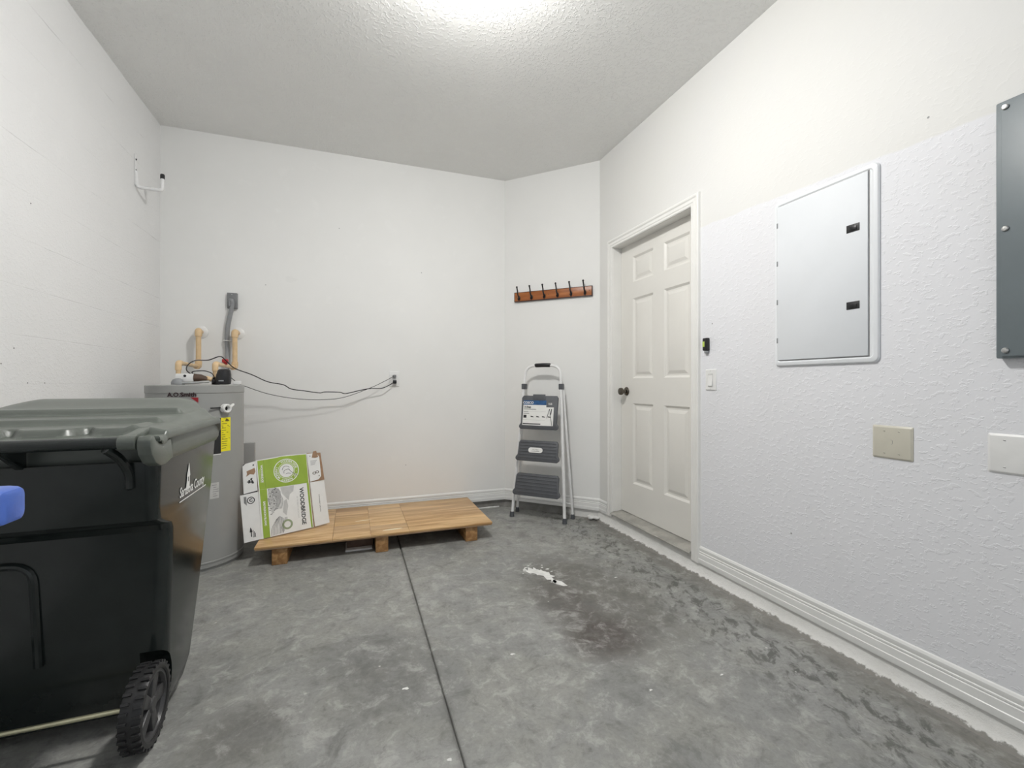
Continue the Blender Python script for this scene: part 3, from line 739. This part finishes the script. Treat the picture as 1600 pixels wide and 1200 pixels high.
# duplex outlet with two cords
t = thing('wall_outlet', 'white duplex wall outlet on the back wall with two cords plugged in', 'outlet', (.326, YB, 1.150))
MB().box((-.041, -.007, -.063), (.041, -.0005, .063), .003).build('cover_plate', 'white', t)
for z in (.026, -.026):
    m = MB(); m.prism([(x, zz) for x, zz in rrect(-.017, .017, z-.015, z+.015, .010, 4)], -.009, -.006, 'xz'); m.build('receptacle', 'white', t)
lab(MB().box((-.014, -.034, .010), (.014, -.009, .034), .006).build('plug', 'mid_grey', t), 'grey plug')
lab(MB().box((-.013, -.040, -.040), (.016, -.009, -.010), .005).build('plug', 'black', t), 'black plug')
c1 = [(-.935, 3.255, 1.168), (-.975, 3.30, 1.195), (-.985, 3.36, 1.232), (-.955, 3.40, 1.262), (-.89, 3.42, 1.266), (-.82, 3.40, 1.290), (-.789, 3.42, 1.262), (-.756, 3.5, 1.215), (-.668, 3.56, 1.175), (-.574, 3.60, 1.125), (-.476, 3.62, 1.103), (-.425, 3.63, 1.072), (-.33, 3.65, 1.056), (-.237, 3.66, 1.041), (-.194, 3.67, 1.048), (-.095, 3.68, 1.044), (-.05, 3.69, 1.034), (.04, 3.71, 1.054), (.125, 3.72, 1.071), (.222, 3.735, 1.074), (.28, 3.75, 1.098), (.322, 3.772, 1.124)]
o = MB().tube(crom(c1, 6), .0034, 8).build('power_cord', 'black'); lab(o, 'thick black power cord sagging from heater controller to the black plug', 'cord', 'cords to the back wall outlet')
c2 = [(-.762, 3.27, 1.185), (-.742, 3.33, 1.15), (-.715, 3.40, 1.1135), (-.691, 3.47, 1.094), (-.561, 3.58, 1.036), (-.386, 3.65, .998), (-.206, 3.68, .989), (-.061, 3.70, 1.005), (.125, 3.725, 1.073), (.235, 3.75, 1.125), (.318, 3.775, 1.170)]
o = MB().tube(crom(c2, 6), .0022, 8).build('power_cord', 'ink'); lab(o, 'thin lower black cord drooping from the pump to the grey plug', 'cord', 'cords to the back wall outlet')
o = MB().tube(crom([(-.93, 3.26, 1.170), (-.93, 3.245, 1.184), (-.90, 3.24, 1.190), (-.86, 3.24, 1.190), (-.825, 3.24, 1.175), (-.811, 3.24, 1.150)], 6), .0028, 8).build('sensor_wire', 'ink'); lab(o, 'short black wire arching between white controller and pump', 'wire')
o = MB().box((-.80, 3.73, .0), (-.682, 3.765, .673), .002).build('grey_board', 'board'); lab(o, 'narrow grey board standing on the floor behind the right side of the water heater', 'board')

# ================================================================== LOW WOODEN PLATFORM
t = thing('platform', 'low wooden platform of varnished plywood on thick post runners against back wall', 'platform', (.19, 3.39, 0))
L = lambda p: rel(t, p)
ZP = .104
for x0, x1 in ((-.465, -.378), (.143, .223), (.748, .834)):
    MB().box(L((x0, 3.05, 0)), L((x1, 3.73, ZP)), .004).build('post_runner', 'stud', t)
MB().box(L((-.553, 3.035, ZP)), L((.935, 3.755, ZP+.010)), .001).build('base_sheet', 'ply_edge', t)
G = .0006
def panel(x0, x1, y0, y1, mat):
    MB().box(L((x0+G, y0+G, ZP+.010)), L((x1-G, y1-G, ZP+.0225)), .0012).build('plywood_panel', mat, t)
panel(-.556, -.120, 3.028, 3.76, 'ply_b')
panel(-.120, .113, 3.028, 3.30, 'ply_b'); panel(-.120, .113, 3.30, 3.76, 'ply')
panel(.113, .36, 3.028, 3.22, 'ply'); panel(.113, .36, 3.22, 3.76, 'ply_b')
panel(.36, .938, 3.028, 3.76, 'ply')
m = MB(); m.prism([(x+.02, y) for x, y in rag(14, .06, .006, .12, .25)], 0, .0004, 'xy', lambda p: L((p.x+.06, p.y+3.375, p.z+ZP+.0225))); m.build('plywood_patch', plain('pale_filler', (.86, .76, .55), .4), t, smooth=0)
m = MB(); m.prism([(x, y) for x, y in rag(14, .065, .010, .1, .25)], 0, .0004, 'xy', lambda p: L((p.x+.25, p.y+3.105, p.z+ZP+.0225))); m.build('plywood_patch', bpy.data.materials['pale_filler'], t, smooth=0)
o = MB().box((-.045, 3.125, 0), (.125, 3.29, .012), .004, fn=None).build('trim_piece', 'white'); lab(o, 'white trim offcut lying on the floor under the platform', 'trim')
o = MB().box((-.035, 3.170, .012), (.132, 3.30, .065), .002).build('brown_board', 'brown_board'); lab(o, 'dark brown block on the white offcut under the platform', 'board')

# ================================================================== FLATTENED WINE CARTON
A0 = Vector((-.533, 3.181, .127+.009)); tt = Vector((.919, .395, 0)).normalized(); nn = Vector((-tt.y, tt.x, 0)); lean = R(15)
ww = nn*sin(lean)+Vector((0, 0, 1))*cos(lean); NO = tt.cross(ww)          # NO points to the camera side
t = thing('carton', 'flattened green and white wine carton leaning on the water heater, standing on the platform', 'cardboard box', A0)
if NO.y > 0: NO = -NO
def cf(d=0.0, bend=None):
    def f(p):
        q = tt*p.x+ww*p.y+NO*(p.z+d)
        return q
    return f
def sheet(name, poly, mat, z0=0.0, th=.004, parent=None, fn=None):
    return MB().prism(poly, z0, z0+th, 'xy', fn or cf()).build(name, mat, parent or t, smooth=0)
sheet('back_panel', [(-.008, .0), (.315, .0), (.310, .497), (-.012, .488)], 'card', -.006, .004)
body = sheet('front_panel', [(-.010, -.006), (.308, 0), (.304, .300), (.303, .502), (.14, .504), (.10, .498), (-.012, .491), (-.008, .302)], 'card_white')
sheet('green_band', [(.002, -.005), (.040, -.005), (.040, .300), (-.002, .300)], 'green', .0041, .0003, body)
sheet('green_band', [(.293, .001), (.303, .001), (.302, .300), (.288, .300)], 'green', .0041, .0003, body)
sheet('green_flap', [(-.002, .3005), (.300, .3005), (.2995, .497), (.14, .499), (.10, .493), (-.004, .486)], 'green', .0041, .0007, body)
sheet('fold_line', [(.033, .304), (.035, .304), (.033, .486), (.031, .486)], plain('dark_green_print', (.22, .33, .03), .5), .0049, .0002, body)
def pm(z, dx=0, dy=0, rot=0):
    c_, s_ = cos(rot), sin(rot)
    return lambda p: cf()(Vector((dx+p.x*c_-p.y*s_, dy+p.x*s_+p.y*c_, p.z+z)))
# round seal on the green flap
m = MB(); q = MB()
def annulus(m, r0, r1, z, c, n=48, fn=None):
    V = []; F = []
    for k in range(n):
        a = 2*pi*k/n
        V += [(c[0]+r0*cos(a), c[1]+r0*sin(a), z), (c[0]+r1*cos(a), c[1]+r1*sin(a), z)]
    for k in range(n):
        k2 = (k+1) % n; F.append((2*k, 2*k+1, 2*k2+1, 2*k2))
    m.add(V, F, fn or cf())
SCN = (.166, .402); zz = .0052
annulus(m, .074, .079, zz, SCN); annulus(m, .050, .053, zz, SCN)
V = [(SCN[0]+.045*cos(2*pi*k/32), SCN[1]+.045*sin(2*pi*k/32), zz) for k in range(32)]; m.add(V, [tuple(range(32))], cf())
txt = 'WOODBRIDGE \u00b7 BY ROBERT MONDAVI \u00b7 '
for i, ch in enumerate(txt):
    if ch == ' ': continue
    a = pi*.62-2*pi*i/len(txt)
    c_, s_ = cos(a-pi/2), sin(a-pi/2); r_ = .0635
    m.text(ch, .019, lambda p, a=a, c_=c_, s_=s_: cf()(Vector((SCN[0]+r_*cos(a)+p.x*c_-p.y*s_, SCN[1]+r_*sin(a)+p.x*s_+p.y*c_, zz+p.z))), ext=0, off=.0004)
m.build('seal_print', 'print_white', body, smooth=0)
m = MB()
for pts in ([(.140, .408), (.147, .425), (.160, .432), (.178, .428), (.186, .420)], [(.150, .385), (.152, .402), (.170, .410), (.186, .408)], [(.160, .378), (.172, .384), (.192, .380)], [(.180, .412), (.190, .397), (.205, .382), (.224, .368), (.236, .360)]):
    m.tube(crom([cf()(Vector((x, y, zz+.0004))) for x, y in pts], 5), .0013, 6)
m.build('seal_sketch', 'ink', body)
# label picture: vineyard sketch
random.seed(11)
m = MB()
sheet('label_ground', [(.041, -.004), (.292, .001), (.287, .298), (.041, .298)], 'print_white', .0041, .0003, body)
def hill(poly, mat): sheet('sketch_patch', poly, mat, .0045, .0002, body)
hill([(.12, .297), (.205, .297), (.198, .26), (.175, .243), (.165, .205), (.150, .225), (.128, .255)], 'light_ink')
hill([(.135, .205), (.152, .215), (.16, .17), (.145, .11), (.125, .135), (.130, .17)], 'light_ink')
hill([(.06, .14), (.09, .16), (.118, .20), (.122, .27), (.10, .297), (.046, .297), (.046, .20)], 'light_ink')
hill([(.105, .04), (.135, .10), (.150, .10), (.15, .085), (.128, .02), (.118, .0)], 'light_ink')
m = MB()
for k in range(9):     # furrows
    x = .048+.0085*k
    m.tube(crom([cf()(Vector((x+.002, -.001+.001*k, .0048))), cf()(Vector((x-.002+.008, .045, .0048))), cf()(Vector((.085+.006*k*.8, .115-.004*abs(k-4), .0048)))], 4), .0012, 5)
for k in range(6):
    x = .085+.007*k; m.tube(crom([cf()(Vector((x, .16, .0048))), cf()(Vector((x+.010, .215, .0048))), cf()(Vector((x-.004, .255, .0048))), cf()(Vector((x-.012, .292, .0048)))], 4), .0010, 5)
for k in range(60):
    x, y = .044+.05*random.random(), .13+.165*random.random(); a = random.random()*3; l = .004+.008*random.random()
    m.tube([cf()(Vector((x, y, .0048))), cf()(Vector((x+l*cos(a), y+l*sin(a), .0048)))], .0014, 5)
m.build('sketch_lines', plain('dark_grey_ink', (.10, .10, .10), .6), body)
m = MB(); annulus(m, .020, .032, .0055, (.147, .053)); m.build('award_ring', plain('sage_print', (.30, .36, .22), .5), body, smooth=0)
m = MB(); annulus(m, .0, .020, .0054, (.147, .053)); m.build('award_seal', 'card_white', body, smooth=0)
MB().text('WOODBRIDGE', .036, pm(.0050, .249, .152, -pi/2), off=.0009, xs=.99, ext=.0001).build('brand_lettering', 'ink', body, smooth=0)
MB().text('BY ROBERT MONDAVI', .014, pm(.0050, .219, .150, -pi/2), xs=1.0, ext=.0001).build('small_lettering', 'light_ink', body, smooth=0)
m = MB(); m.text('SAUVIGNON BLANC', .0165, pm(.0050, .019, .146, -pi/2), xs=1.0, off=.0007, ext=.0001); m.build('band_lettering', 'print_white', body, smooth=0); m = MB(); m.text('WOODBRIDGE', .0165, pm(.0053, .017, .400, -pi/2), xs=1.0, off=.0007, ext=.0001)
m.build('band_lettering', 'print_white', body, smooth=0); m = MB(); m.tube([cf()(Vector((.005, .345, .0052))), cf()(Vector((.004, .43, .0052)))], .0007, 5)
m.build('band_rule', 'print_white', body, smooth=0)
# side flaps
def flapfn(side, ang):
    s_, c_ = sin(ang), cos(ang)
    if side < 0: return lambda p: cf()(Vector((-.010+(p.x+.010)*c_-p.z*0, p.y, p.z+(p.x+.010)*s_)))
    return lambda p: cf()(Vector((.306+(p.x-.306)*c_, p.y, p.z-(p.x-.306)*s_)))
fl_ = flapfn(-1, .10); fr_ = flapfn(1, .06)
f1 = sheet('side_flap', [(-.012, .488), (-.070, .477), (-.088, .462), (-.091, .288), (-.014, .298)], 'card_white', -.001, .004, t, fl_)
f2 = sheet('side_flap', [(-.010, .290), (-.111, .282), (-.104, -.008), (-.010, -.005)], 'card_white', -.001, .004, t, fl_)
f3 = sheet('side_flap', [(.305, .500), (.372, .500), (.390, .470), (.391, .335), (.372, .314), (.312, .304)], 'card_white', -.001, .004, t, fr_)
f4 = sheet('side_flap', [(.310, .302), (.408, .297), (.419, .008), (.318, .001)], 'card_white', -.001, .004, t, fr_)
sheet('inner_flap', [(.310, .505), (.404, .500), (.414, .306), (.310, .300)], 'card', -.008, .004, t, fr_)
sheet('inner_flap', [(-.012, .484), (-.083, .474), (-.093, .284), (-.012, .280)], 'ink', -.007, .003, t, fl_)
sheet('torn_patch', [(-.068, .428), (-.045, .436), (-.022, .444), (-.018, .420), (-.028, .402), (-.05, .408), (-.072, .394), (-.066, .410)], 'card', .0031, .0004, f1, fl_)
sheet('torn_patch', [(.338, .470), (.350, .512), (.372, .515), (.382, .470), (.36, .466)], 'card', .0031, .002, f3, fr_)
m = MB(); annulus(m, .017, .022, .0035, (-.054, .243), 32, fl_); m.text('C', .026, lambda p: fl_(Vector((-.054+p.x, .243+p.y, .0035+p.z))), off=.0012, ext=.0001)
m.build('recycling_mark', 'ink', f2, smooth=0); m = MB()
for k in range(5): m.prism([(-.083, .27-.001), (-.081, .27), (-.081, .215+.004*k), (-.083, .215+.004*k)], .0032+.00005*k, .0034+.00005*k, 'xy', lambda p, k=k: fl_(Vector((p.x-.003*k+.003, p.y, p.z))))
m.build('small_print', 'ink', f2, smooth=0); m = MB()
m.prism([(-.066, .02), (-.060, .02), (-.060, .05), (-.066, .05)], .0032, .0035, 'xy', fl_); m.prism([(-.072, .048), (-.056, .048), (-.060, .066), (-.066, .078)], .0032, .0036, 'xy', fl_)
for k in range(3): m.prism([(-.054+.006*k, .015), (-.051+.006*k, .015), (-.051+.006*k, .06-.01*k), (-.054+.006*k, .06-.01*k)], .0032, .0035, 'xy', fl_)
m.build('flap_print', 'ink', f2, smooth=0)
m = MB(); m.prism([(-.032, .458), (-.024, .460), (-.024, .468), (-.032, .466)], .0032, .0035, 'xy', fl_); m.build('corner_mark', 'ink', f1, smooth=0); m = MB()
for a, b in ((-.06, .36), (-.045, .375), (-.038, .358)): m.prism([(a+x, b+y) for x, y in rag(8, .008, .010)], .0032, .0036, 'xy', fl_)
m.prism([(-.062, .35), (-.048, .352), (-.05, .37), (-.06, .372)], .0032, .0037, 'xy', fl_); m.build('flap_print', 'ink', f1, smooth=0)
m = MB()
for k in range(4): m.prism([(.326+.0*k, .445-.009*k), (.372-.006*k, .447-.009*k), (.372-.006*k, .450-.009*k), (.326, .448-.009*k)], .0032, .0035, 'xy', fr_)
m.build('small_print', 'grey_ink', f3, smooth=0); m = MB()
for c_ in ((.345, .36), (.366, .366)): 
    for a in range(0, 360, 45): m.prism([(c_[0]+.013*cos(R(a+d_))*r_, c_[1]+.010*sin(R(a+d_))*r_) for d_, r_ in ((0, 1), (45, 1), (45, .6), (0, .6))], .0032, .0035, 'xy', fr_)
pr_ = plain('grey_brown_print', (.14, .12, .10), .6); m.build('icon_print', pr_, f3, smooth=0); m = MB(); m.prism([(.322, .478), (.330, .478), (.326, .488)], .0032, .0035, 'xy', fr_); m.build('corner_mark', pr_, f3, smooth=0); m = MB(); m.prism([(.372, .335), (.382, .335), (.377, .346)], .0032, .0035, 'xy', fr_)
m.build('corner_mark', pr_, f3, smooth=0)
m = MB(); m.text('RESPONSIBLY GROWN', .0085, lambda p: fr_(Vector((.364+p.y, .152-p.x, .0035+p.z))), xs=1.35, ext=.0001); m.build('flap_print', 'ink', f4, smooth=0)

# ================================================================== STEP LADDER
t = thing('step_ladder', 'white folding three-step ladder with charcoal treads leaning in the angled corner', 'ladder', (1.42, 3.343, 0), -pi/4)
def rail(s, z): k = z/1.10; return Vector((s*(.231-.065*k), .100*k, z))
up = [(.166, .100), (.162, .104)]
for s in (-1, 1):
    m = MB(); m.tube([rail(s, .02), rail(s, 1.085)], .0125, 14); m.build('front_leg', 'white_metal', t)
    lab(MB().lathe([(.020, 0), (.019, .012), (.0165, .040), (.0145, .042)], (s*.231, 0, 0), n=16).build('rubber_foot', 'tread', t), 'dark rubber foot')
    m = MB(); m.tube([Vector((s*.250, .150, .02)), Vector((s*.176, .126, 1.06))], .0105, 12); m.build('rear_leg', 'white_metal', t)
    lab(MB().lathe([(.018, 0), (.017, .012), (.0145, .036), (.0125, .038)], (s*.250, .150, 0), n=16).build('rubber_foot', 'tread', t), 'dark rubber foot')
    m = MB(); m.box((s*.166-.0165, .082, 1.062), (s*.166+.0165, .138, 1.110), .006); m.build('joint_bracket', 'tread', t)
m = MB(); m.tube([(-.25, .150, .12), (.25, .150, .12)], .0075, 10); m.build('rear_crossbar', 'white_metal', t)
hp = fillet([(-.166, .100, 1.08), (-.154, .118, 1.262), (.154, .118, 1.262), (.166, .100, 1.08)], .085, 10)
m = MB(); m.tube(hp, .0110, 14); m.build('handle_loop', 'white_metal', t)
m = MB(); m.tube([(-.068, .1165, 1.2625), (-.062, .1165, 1.2645), (0, .1165, 1.266), (.062, .1165, 1.2645), (.068, .1165, 1.2625)], [.0145, .0168, .0172, .0168, .0145], 16); lab(m.build('hand_grip', 'black', t), 'black foam hand grip')
def tread(z0, z1, h0, h1, tilt, ribs, top=False):
    """a folded-up step: plate with a flared lip along its lower edge; y is forward-negative"""
    yb = lambda z: .100*z/1.10
    def f(p):
        k = (p.y-z0)/(z1-z0); return Vector((p.x, yb(p.y)-.020-tilt*(1-k)-p.z, p.y))
    lip = z0+.030
    poly = [(-h0+.016, z0), (h0-.016, z0), (h0, z0+.014), (h0, lip), (h0-.016, lip+.020), (h1, z1-.018), (h1-.014, z1), (-h1+.014, z1), (-h1, z1-.018), (-h0+.016, lip+.020), (-h0, lip), (-h0, z0+.014)]
    o = MB().prism(poly, 0, .022, 'xy', f, .004).build('tread', 'tread', t, smooth=30)
    n = ribs
    for k in range(n):
        z = z0+.030+(z1-z0-.045)*k/(n-1); hw = h0-.020+(h1-h0)*k/n*.5-.006
        MB().prism([(-hw, z-.0045), (hw, z-.0045), (hw, z+.0045), (-hw, z+.0045)], .0215, .0255, 'xy', f, .0018).build('grip_rib', 'tread', o, smooth=30)
    return o, f
t1, f1_ = tread(.200, .372, .205, .186, .030, 6)
t2, f2_ = tread(.478, .642, .190, .172, .030, 6)
t3, f3_ = tread(.735, 1.010, .172, .160, .020, 2)
for o in t3.children: bpy.data.objects.remove(o)
# top tray: raised shoulders and the product sheet
MB().prism([(-.06, .972), (.05, .972), (.05, 1.022), (-.06, 1.022)], .018, .026, 'xy', f3_, .003).build('tray_ridge', 'tread', t3)
s_ = MB().prism([(-.142, .768), (.128, .768), (.128, .918), (.062, .918), (.062, .965), (-.142, .965)], .0222, .0232, 'xy', f3_).build('product_sheet', 'print_white', t3, smooth=0)
MB().prism([(-.142, .935), (.062, .935), (.062, .972), (-.142, .972)], .0233, .0236, 'xy', f3_).build('blue_header', 'print_blue', s_, smooth=0)
MB().text('COSCO', .027, lambda p: f3_(Vector((-.098+p.x, .952+p.y, .0240))), off=.0008, xs=1.0, ext=0).build('header_lettering', 'print_white', s_, smooth=0)
m = MB(); m.text('3-Step', .024, lambda p: f3_(Vector((-.102+p.x, .917+p.y, .0236))), off=.0008, ext=0)
for z, wd in ((.898, .11), (.878, .04), (.862, .05)): m.prism([(-.135, z), (-.135+wd, z), (-.135+wd, z+.004), (-.135, z+.004)], .0233, .0235, 'xy', f3_)
m.prism([(-.135, .828), (-.108, .828), (-.108, .852), (-.135, .852)], .0233, .0235, 'xy', f3_)
for x in (-.07, -.02, .03, .08): m.prism([(x, .836), (x+.028, .834), (x+.022, .842), (x, .846)], .0233, .0235, 'xy', f3_)
m.prism([(-.138, .776), (.02, .776), (.02, .784), (-.138, .784)], .0233, .0235, 'xy', f3_)
m.tube([f3_(Vector((x, z, .0236))) for x, z in ((.072, .83), (.092, .905))], .0022, 5); m.tube([f3_(Vector((x, z, .0236))) for x, z in ((.092, .905), (.118, .77))], .0018, 5); m.tube([f3_(Vector((x, z, .0236))) for x, z in ((.105, .86), (.11, .905))], .0035, 5)
m.build('sheet_lettering', 'ink', s_, smooth=0)
MB().text('15.5', .020, lambda p: f3_(Vector((.095+p.x, .945+p.y, .0226))), off=.0006, ext=0).build('rating_lettering', 'print_white', t3, smooth=0)
for z in (.880, .812):
    MB().prism([(-.138, z), (.06, z), (.06, z+.0018), (-.138, z+.0018)], .0233, .0235, 'xy', f3_).build('sheet_rule', 'light_ink', s_, smooth=0)
bd = MB().prism([(x, z) for x, z in rrect(-.078, .046, .548, .588, .0195, 6)], .0255, .0275, 'xy', f2_).build('badge', 'print_white', t2, smooth=30)
m = MB(); m.text('RELIABLE', .014, lambda p: f2_(Vector((-.016+p.x, .573+p.y, .0280))), ext=0); m.prism([(-.05, .558), (.02, .558), (.02, .562), (-.05, .562)], .0276, .0279, 'xy', f2_); m.build('badge_lettering', 'grey_ink', bd, smooth=0)

# ================================================================== COAT RACK on the angled wall
t = thing('coat_rack', 'reddish wooden coat rack with six dark hooks on the angled wall above the ladder', 'coat rack', (1.605+.0145, 3.469+.0145, 1.878), -pi/4)
MB().box((-.351, -.020, -.040), (.351, -.0005, .040), .003).build('rack_board', 'rack_wood', t)
m = MB()
for a, b in (((-.353, -.0215, -.0425), (.353, -.0005, -.0365)), ((-.353, -.0215, .0365), (.353, -.0005, .0405)), ((-.354, -.0215, -.0425), (-.349, -.0005, .0405)), ((.347, -.0215, -.0425), (.354, -.0005, .0405))): m.box(a, b, .001)
m.build('rack_edge', plain('dark_stain', (.055, .016, .012), .4), t)
for i in range(6):
    x = -.305+.598*i/5
    m = MB(); m.lathe([(.0105, 0), (.010, -.005), (.006, -.008), (1e-5, -.008)], (x, -.020, -.012), 'y', 14, fn=lambda p, x=x: Vector((p.x, p.y, -.012+(p.z+.012)*2.0)))
    m.tube(crom([(x, -.026, -.012), (x, -.040, .000), (x-.003, -.050, .022), (x-.006, -.046, .048), (x-.007, -.052, .066), (x-.006, -.060, .078)]), [.0065]*5+[.0058]*20+[.006], 10)
    m.ball((x-.006, -.060, .079), .0085, 12, 8)
    m.tube(crom([(x, -.024, -.020), (x, -.036, -.030), (x, -.046, -.026), (x, -.050, -.016)]), .0052, 10)
    m.build('coat_hook', 'dark_metal', t)
for x in (-.335, .328, -.03): MB().lathe([(.004, 0), (.003, -.0015)], (x, -.0205, .002), 'y', 10).build('screw_plug', 'brown_board', t)

# ================================================================== STORAGE HOOK on the left wall
t = thing('storage_hook', 'white metal L-shaped storage hook with black tip high on the left wall', 'hook', (XL, 3.42, 2.345))
m = MB(); m.box((.0008, -.011, .012), (.0045, .011, .205), .001); m.build('strap', 'white_metal', t)
m = MB(); m.tube(fillet([(.004, .0, .10), (.010, .0, .0), (.142, .0, -.004), (.142, .0, .080)], .022), .0105, 12); m.build('hook_arm', 'white_metal', t)
MB().lathe([(.0125, 0), (.0125, .024), (.010, .030), (1e-5, .031)], (.142, 0, .070), n=16).build('tip_cap', 'black', t)
for z in (.172, .104): MB().lathe([(.0065, 0), (.005, .003), (1e-5, .004)], (.0045, 0, z), 'x', 12).build('screw', 'ink', t)
for z, w_ in ((.0075, .012),): MB().box((.045, -.006, z), (.085, .006, z+.0012)).build('printed_tag', 'light_ink', t)

# ================================================================== RIGHT WALL ELECTRICAL THINGS
def onwall(name, label, cat, y, z, group=None): return thing(name, label, cat, (XR, y, z), 0, group)
t = onwall('breaker_panel', 'large white flush electrical breaker panel with two black latches on the right wall', 'electrical panel', 1.356, 1.5825)
w2, h2 = .225, .388
rg = []
for ins, dx in ((0, .0005), (0, .005), (.004, .010), (.012, .0125), (.018, .0125), (.022, .0095), (.030, .0095)):
    rg.append([(-dx, a, b) for a, b in rrect(-w2+ins, w2-ins, -h2+ins, h2-ins, .022-ins*.4, 4)])
m = MB().loft(rg); m.build('panel_frame', 'panel_white', t, smooth=25)
dz0, dz1, dy0, dy1 = 1.2225-1.5825, 1.945-1.5825, 1.167-1.356, 1.560-1.356
d_ = MB().box((-.0155, dy0, dz0), (-.0095, dy1, dz1), .0018).build('panel_door', plain('panel_door_white', (.76, .785, .815), .55, var=.015, sc=4), t)
MB().box((-.0100, dy0-.004, dz0-.004), (-.0096, dy1+.001, dz1+.003)).build('door_gap', 'grey_ink', t, smooth=0)
for z in (1.738, 1.427):
    m = MB(); m.box((-.0172, 1.196-1.356, z-.0155-1.5825), (-.0150, 1.246-1.356, z+.0155-1.5825), .0012); lt = lab(m.build('latch', 'ink', d_), 'black slide latch')
    MB().box((-.0195, 1.206-1.356, z-.010-1.5825), (-.0172, 1.232-1.356, z+.006-1.5825), .0015).build('latch_slider', 'dark_metal', lt)
for z in (1.858, 1.678, 1.496, 1.315):
    MB().box((-.0168, 1.556-1.356, z-.012-1.5825), (-.0125, 1.563-1.356, z+.012-1.5825), .001).build('hinge', 'grey_plastic', d_)
t = onwall('disconnect_box', 'slate grey metal electrical box cut off by the right edge, above the white plate', 'electrical box', .59, 1.585)
MB().box((-.030, -.200, -.395), (-.0005, .204, .395), .005).build('enclosure', 'grey_metal', t)
MB().box((-.034, -.194, -.389), (-.0298, .190, .385), .003).build('cover', 'grey_metal', t)
for y in (.180, -.184):
    for z in (.372, .001, -.371):
        m = MB(); m.lathe([(.0085, -.0340), (.0085, -.037), (.006, -.0395), (1e-5, -.040)], (0, y, z), 'x', 16); m.build('cover_screw', 'steel', t)
def gang(name, label, y0, y1, z0, z1, mat, screws, mark=False):
    t = onwall(name, label, 'wall plate', (y0+y1)/2, (z0+z1)/2, 'blank wall plates'); a = (y1-y0)/2; b = (z1-z0)/2
    rg = []
    for ins, dx in ((0, .0004), (.0005, .0025), (.006, .0065), (.008, .007)): rg.append([(-dx, p, q) for p, q in rrect(-a+ins, a-ins, -b+ins, b-ins, .004, 3)])
    MB().loft(rg).build('plate', mat, t, smooth=15)
    for y in screws:
        for z in (.042, -.042):
            o = MB().lathe([(.0035, -.0068), (.003, -.0078), (1e-5, -.008)], (0, y, z), 'x', 12).build('plate_screw', mat, t)
            MB().box((-.0083, y-.003, z-.0006), (-.0079, y+.003, z+.0006)).build('screw_slot', 'ink', o, smooth=0)
    if mark: MB().tube([(-.0072, .003, .010), (-.0072, -.003, .008), (-.0072, -.003, -.004), (-.0072, .002, -.008)], .0006, 5).build('stamp_mark', 'grey_ink', t)
    return t
gang('blank_plate', 'almond beige double blank wall plate on the right wall below the breaker panel', 1.0235, 1.157, .8285, .9535, 'beige', (.024, -.024), True)
gang('blank_plate', 'white blank wall plate at the right edge below the slate grey box', .690, .8235, .8325, .9560, 'white', (-.024+.0, .026), False)
t = onwall('light_switch', 'white rocker light switch on the wall right of the door', 'switch', 1.9875, 1.1335)
rg = []
for ins, dx in ((0, .0004), (.0005, .003), (.005, .0065), (.006, .0065)): rg.append([(-dx, p, q) for p, q in rrect(-.040+ins, .040-ins, -.060+ins, .060-ins, .004, 3)])
MB().loft(rg).build('plate', 'white', t, smooth=15)
MB().box((-.0074, -.0185, -.036), (-.0060, .0185, .036), .0008).build('rocker_frame', 'light_ink', t)
MB().prism([(-.0065, -.034), (-.0130, -.034), (-.0085, .004), (-.0070, .034), (-.0065, .034)], -.0165, .0165, 'xz').build('rocker', 'white', t, smooth=15)
for z in (.050, -.050): MB().lathe([(.0028, -.0062), (.002, -.0072), (1e-5, -.0072)], (0, 0, z), 'x', 10).build('plate_screw', 'light_ink', t)
t = onwall('remote_control', 'small black remote with lime label mounted above the white light switch', 'remote', 2.018, 1.330)
MB().box((-.020, -.020, -.030), (-.0005, .018, .042), .005).build('case', 'black', t)
MB().box((-.0208, .000, -.008), (-.0198, .0155, .022), .0004).build('button_label', 'bell_label', t)
MB().box((-.016, -.016, -.045), (-.001, .008, -.030), .003).build('cradle', 'grey_plastic', t)
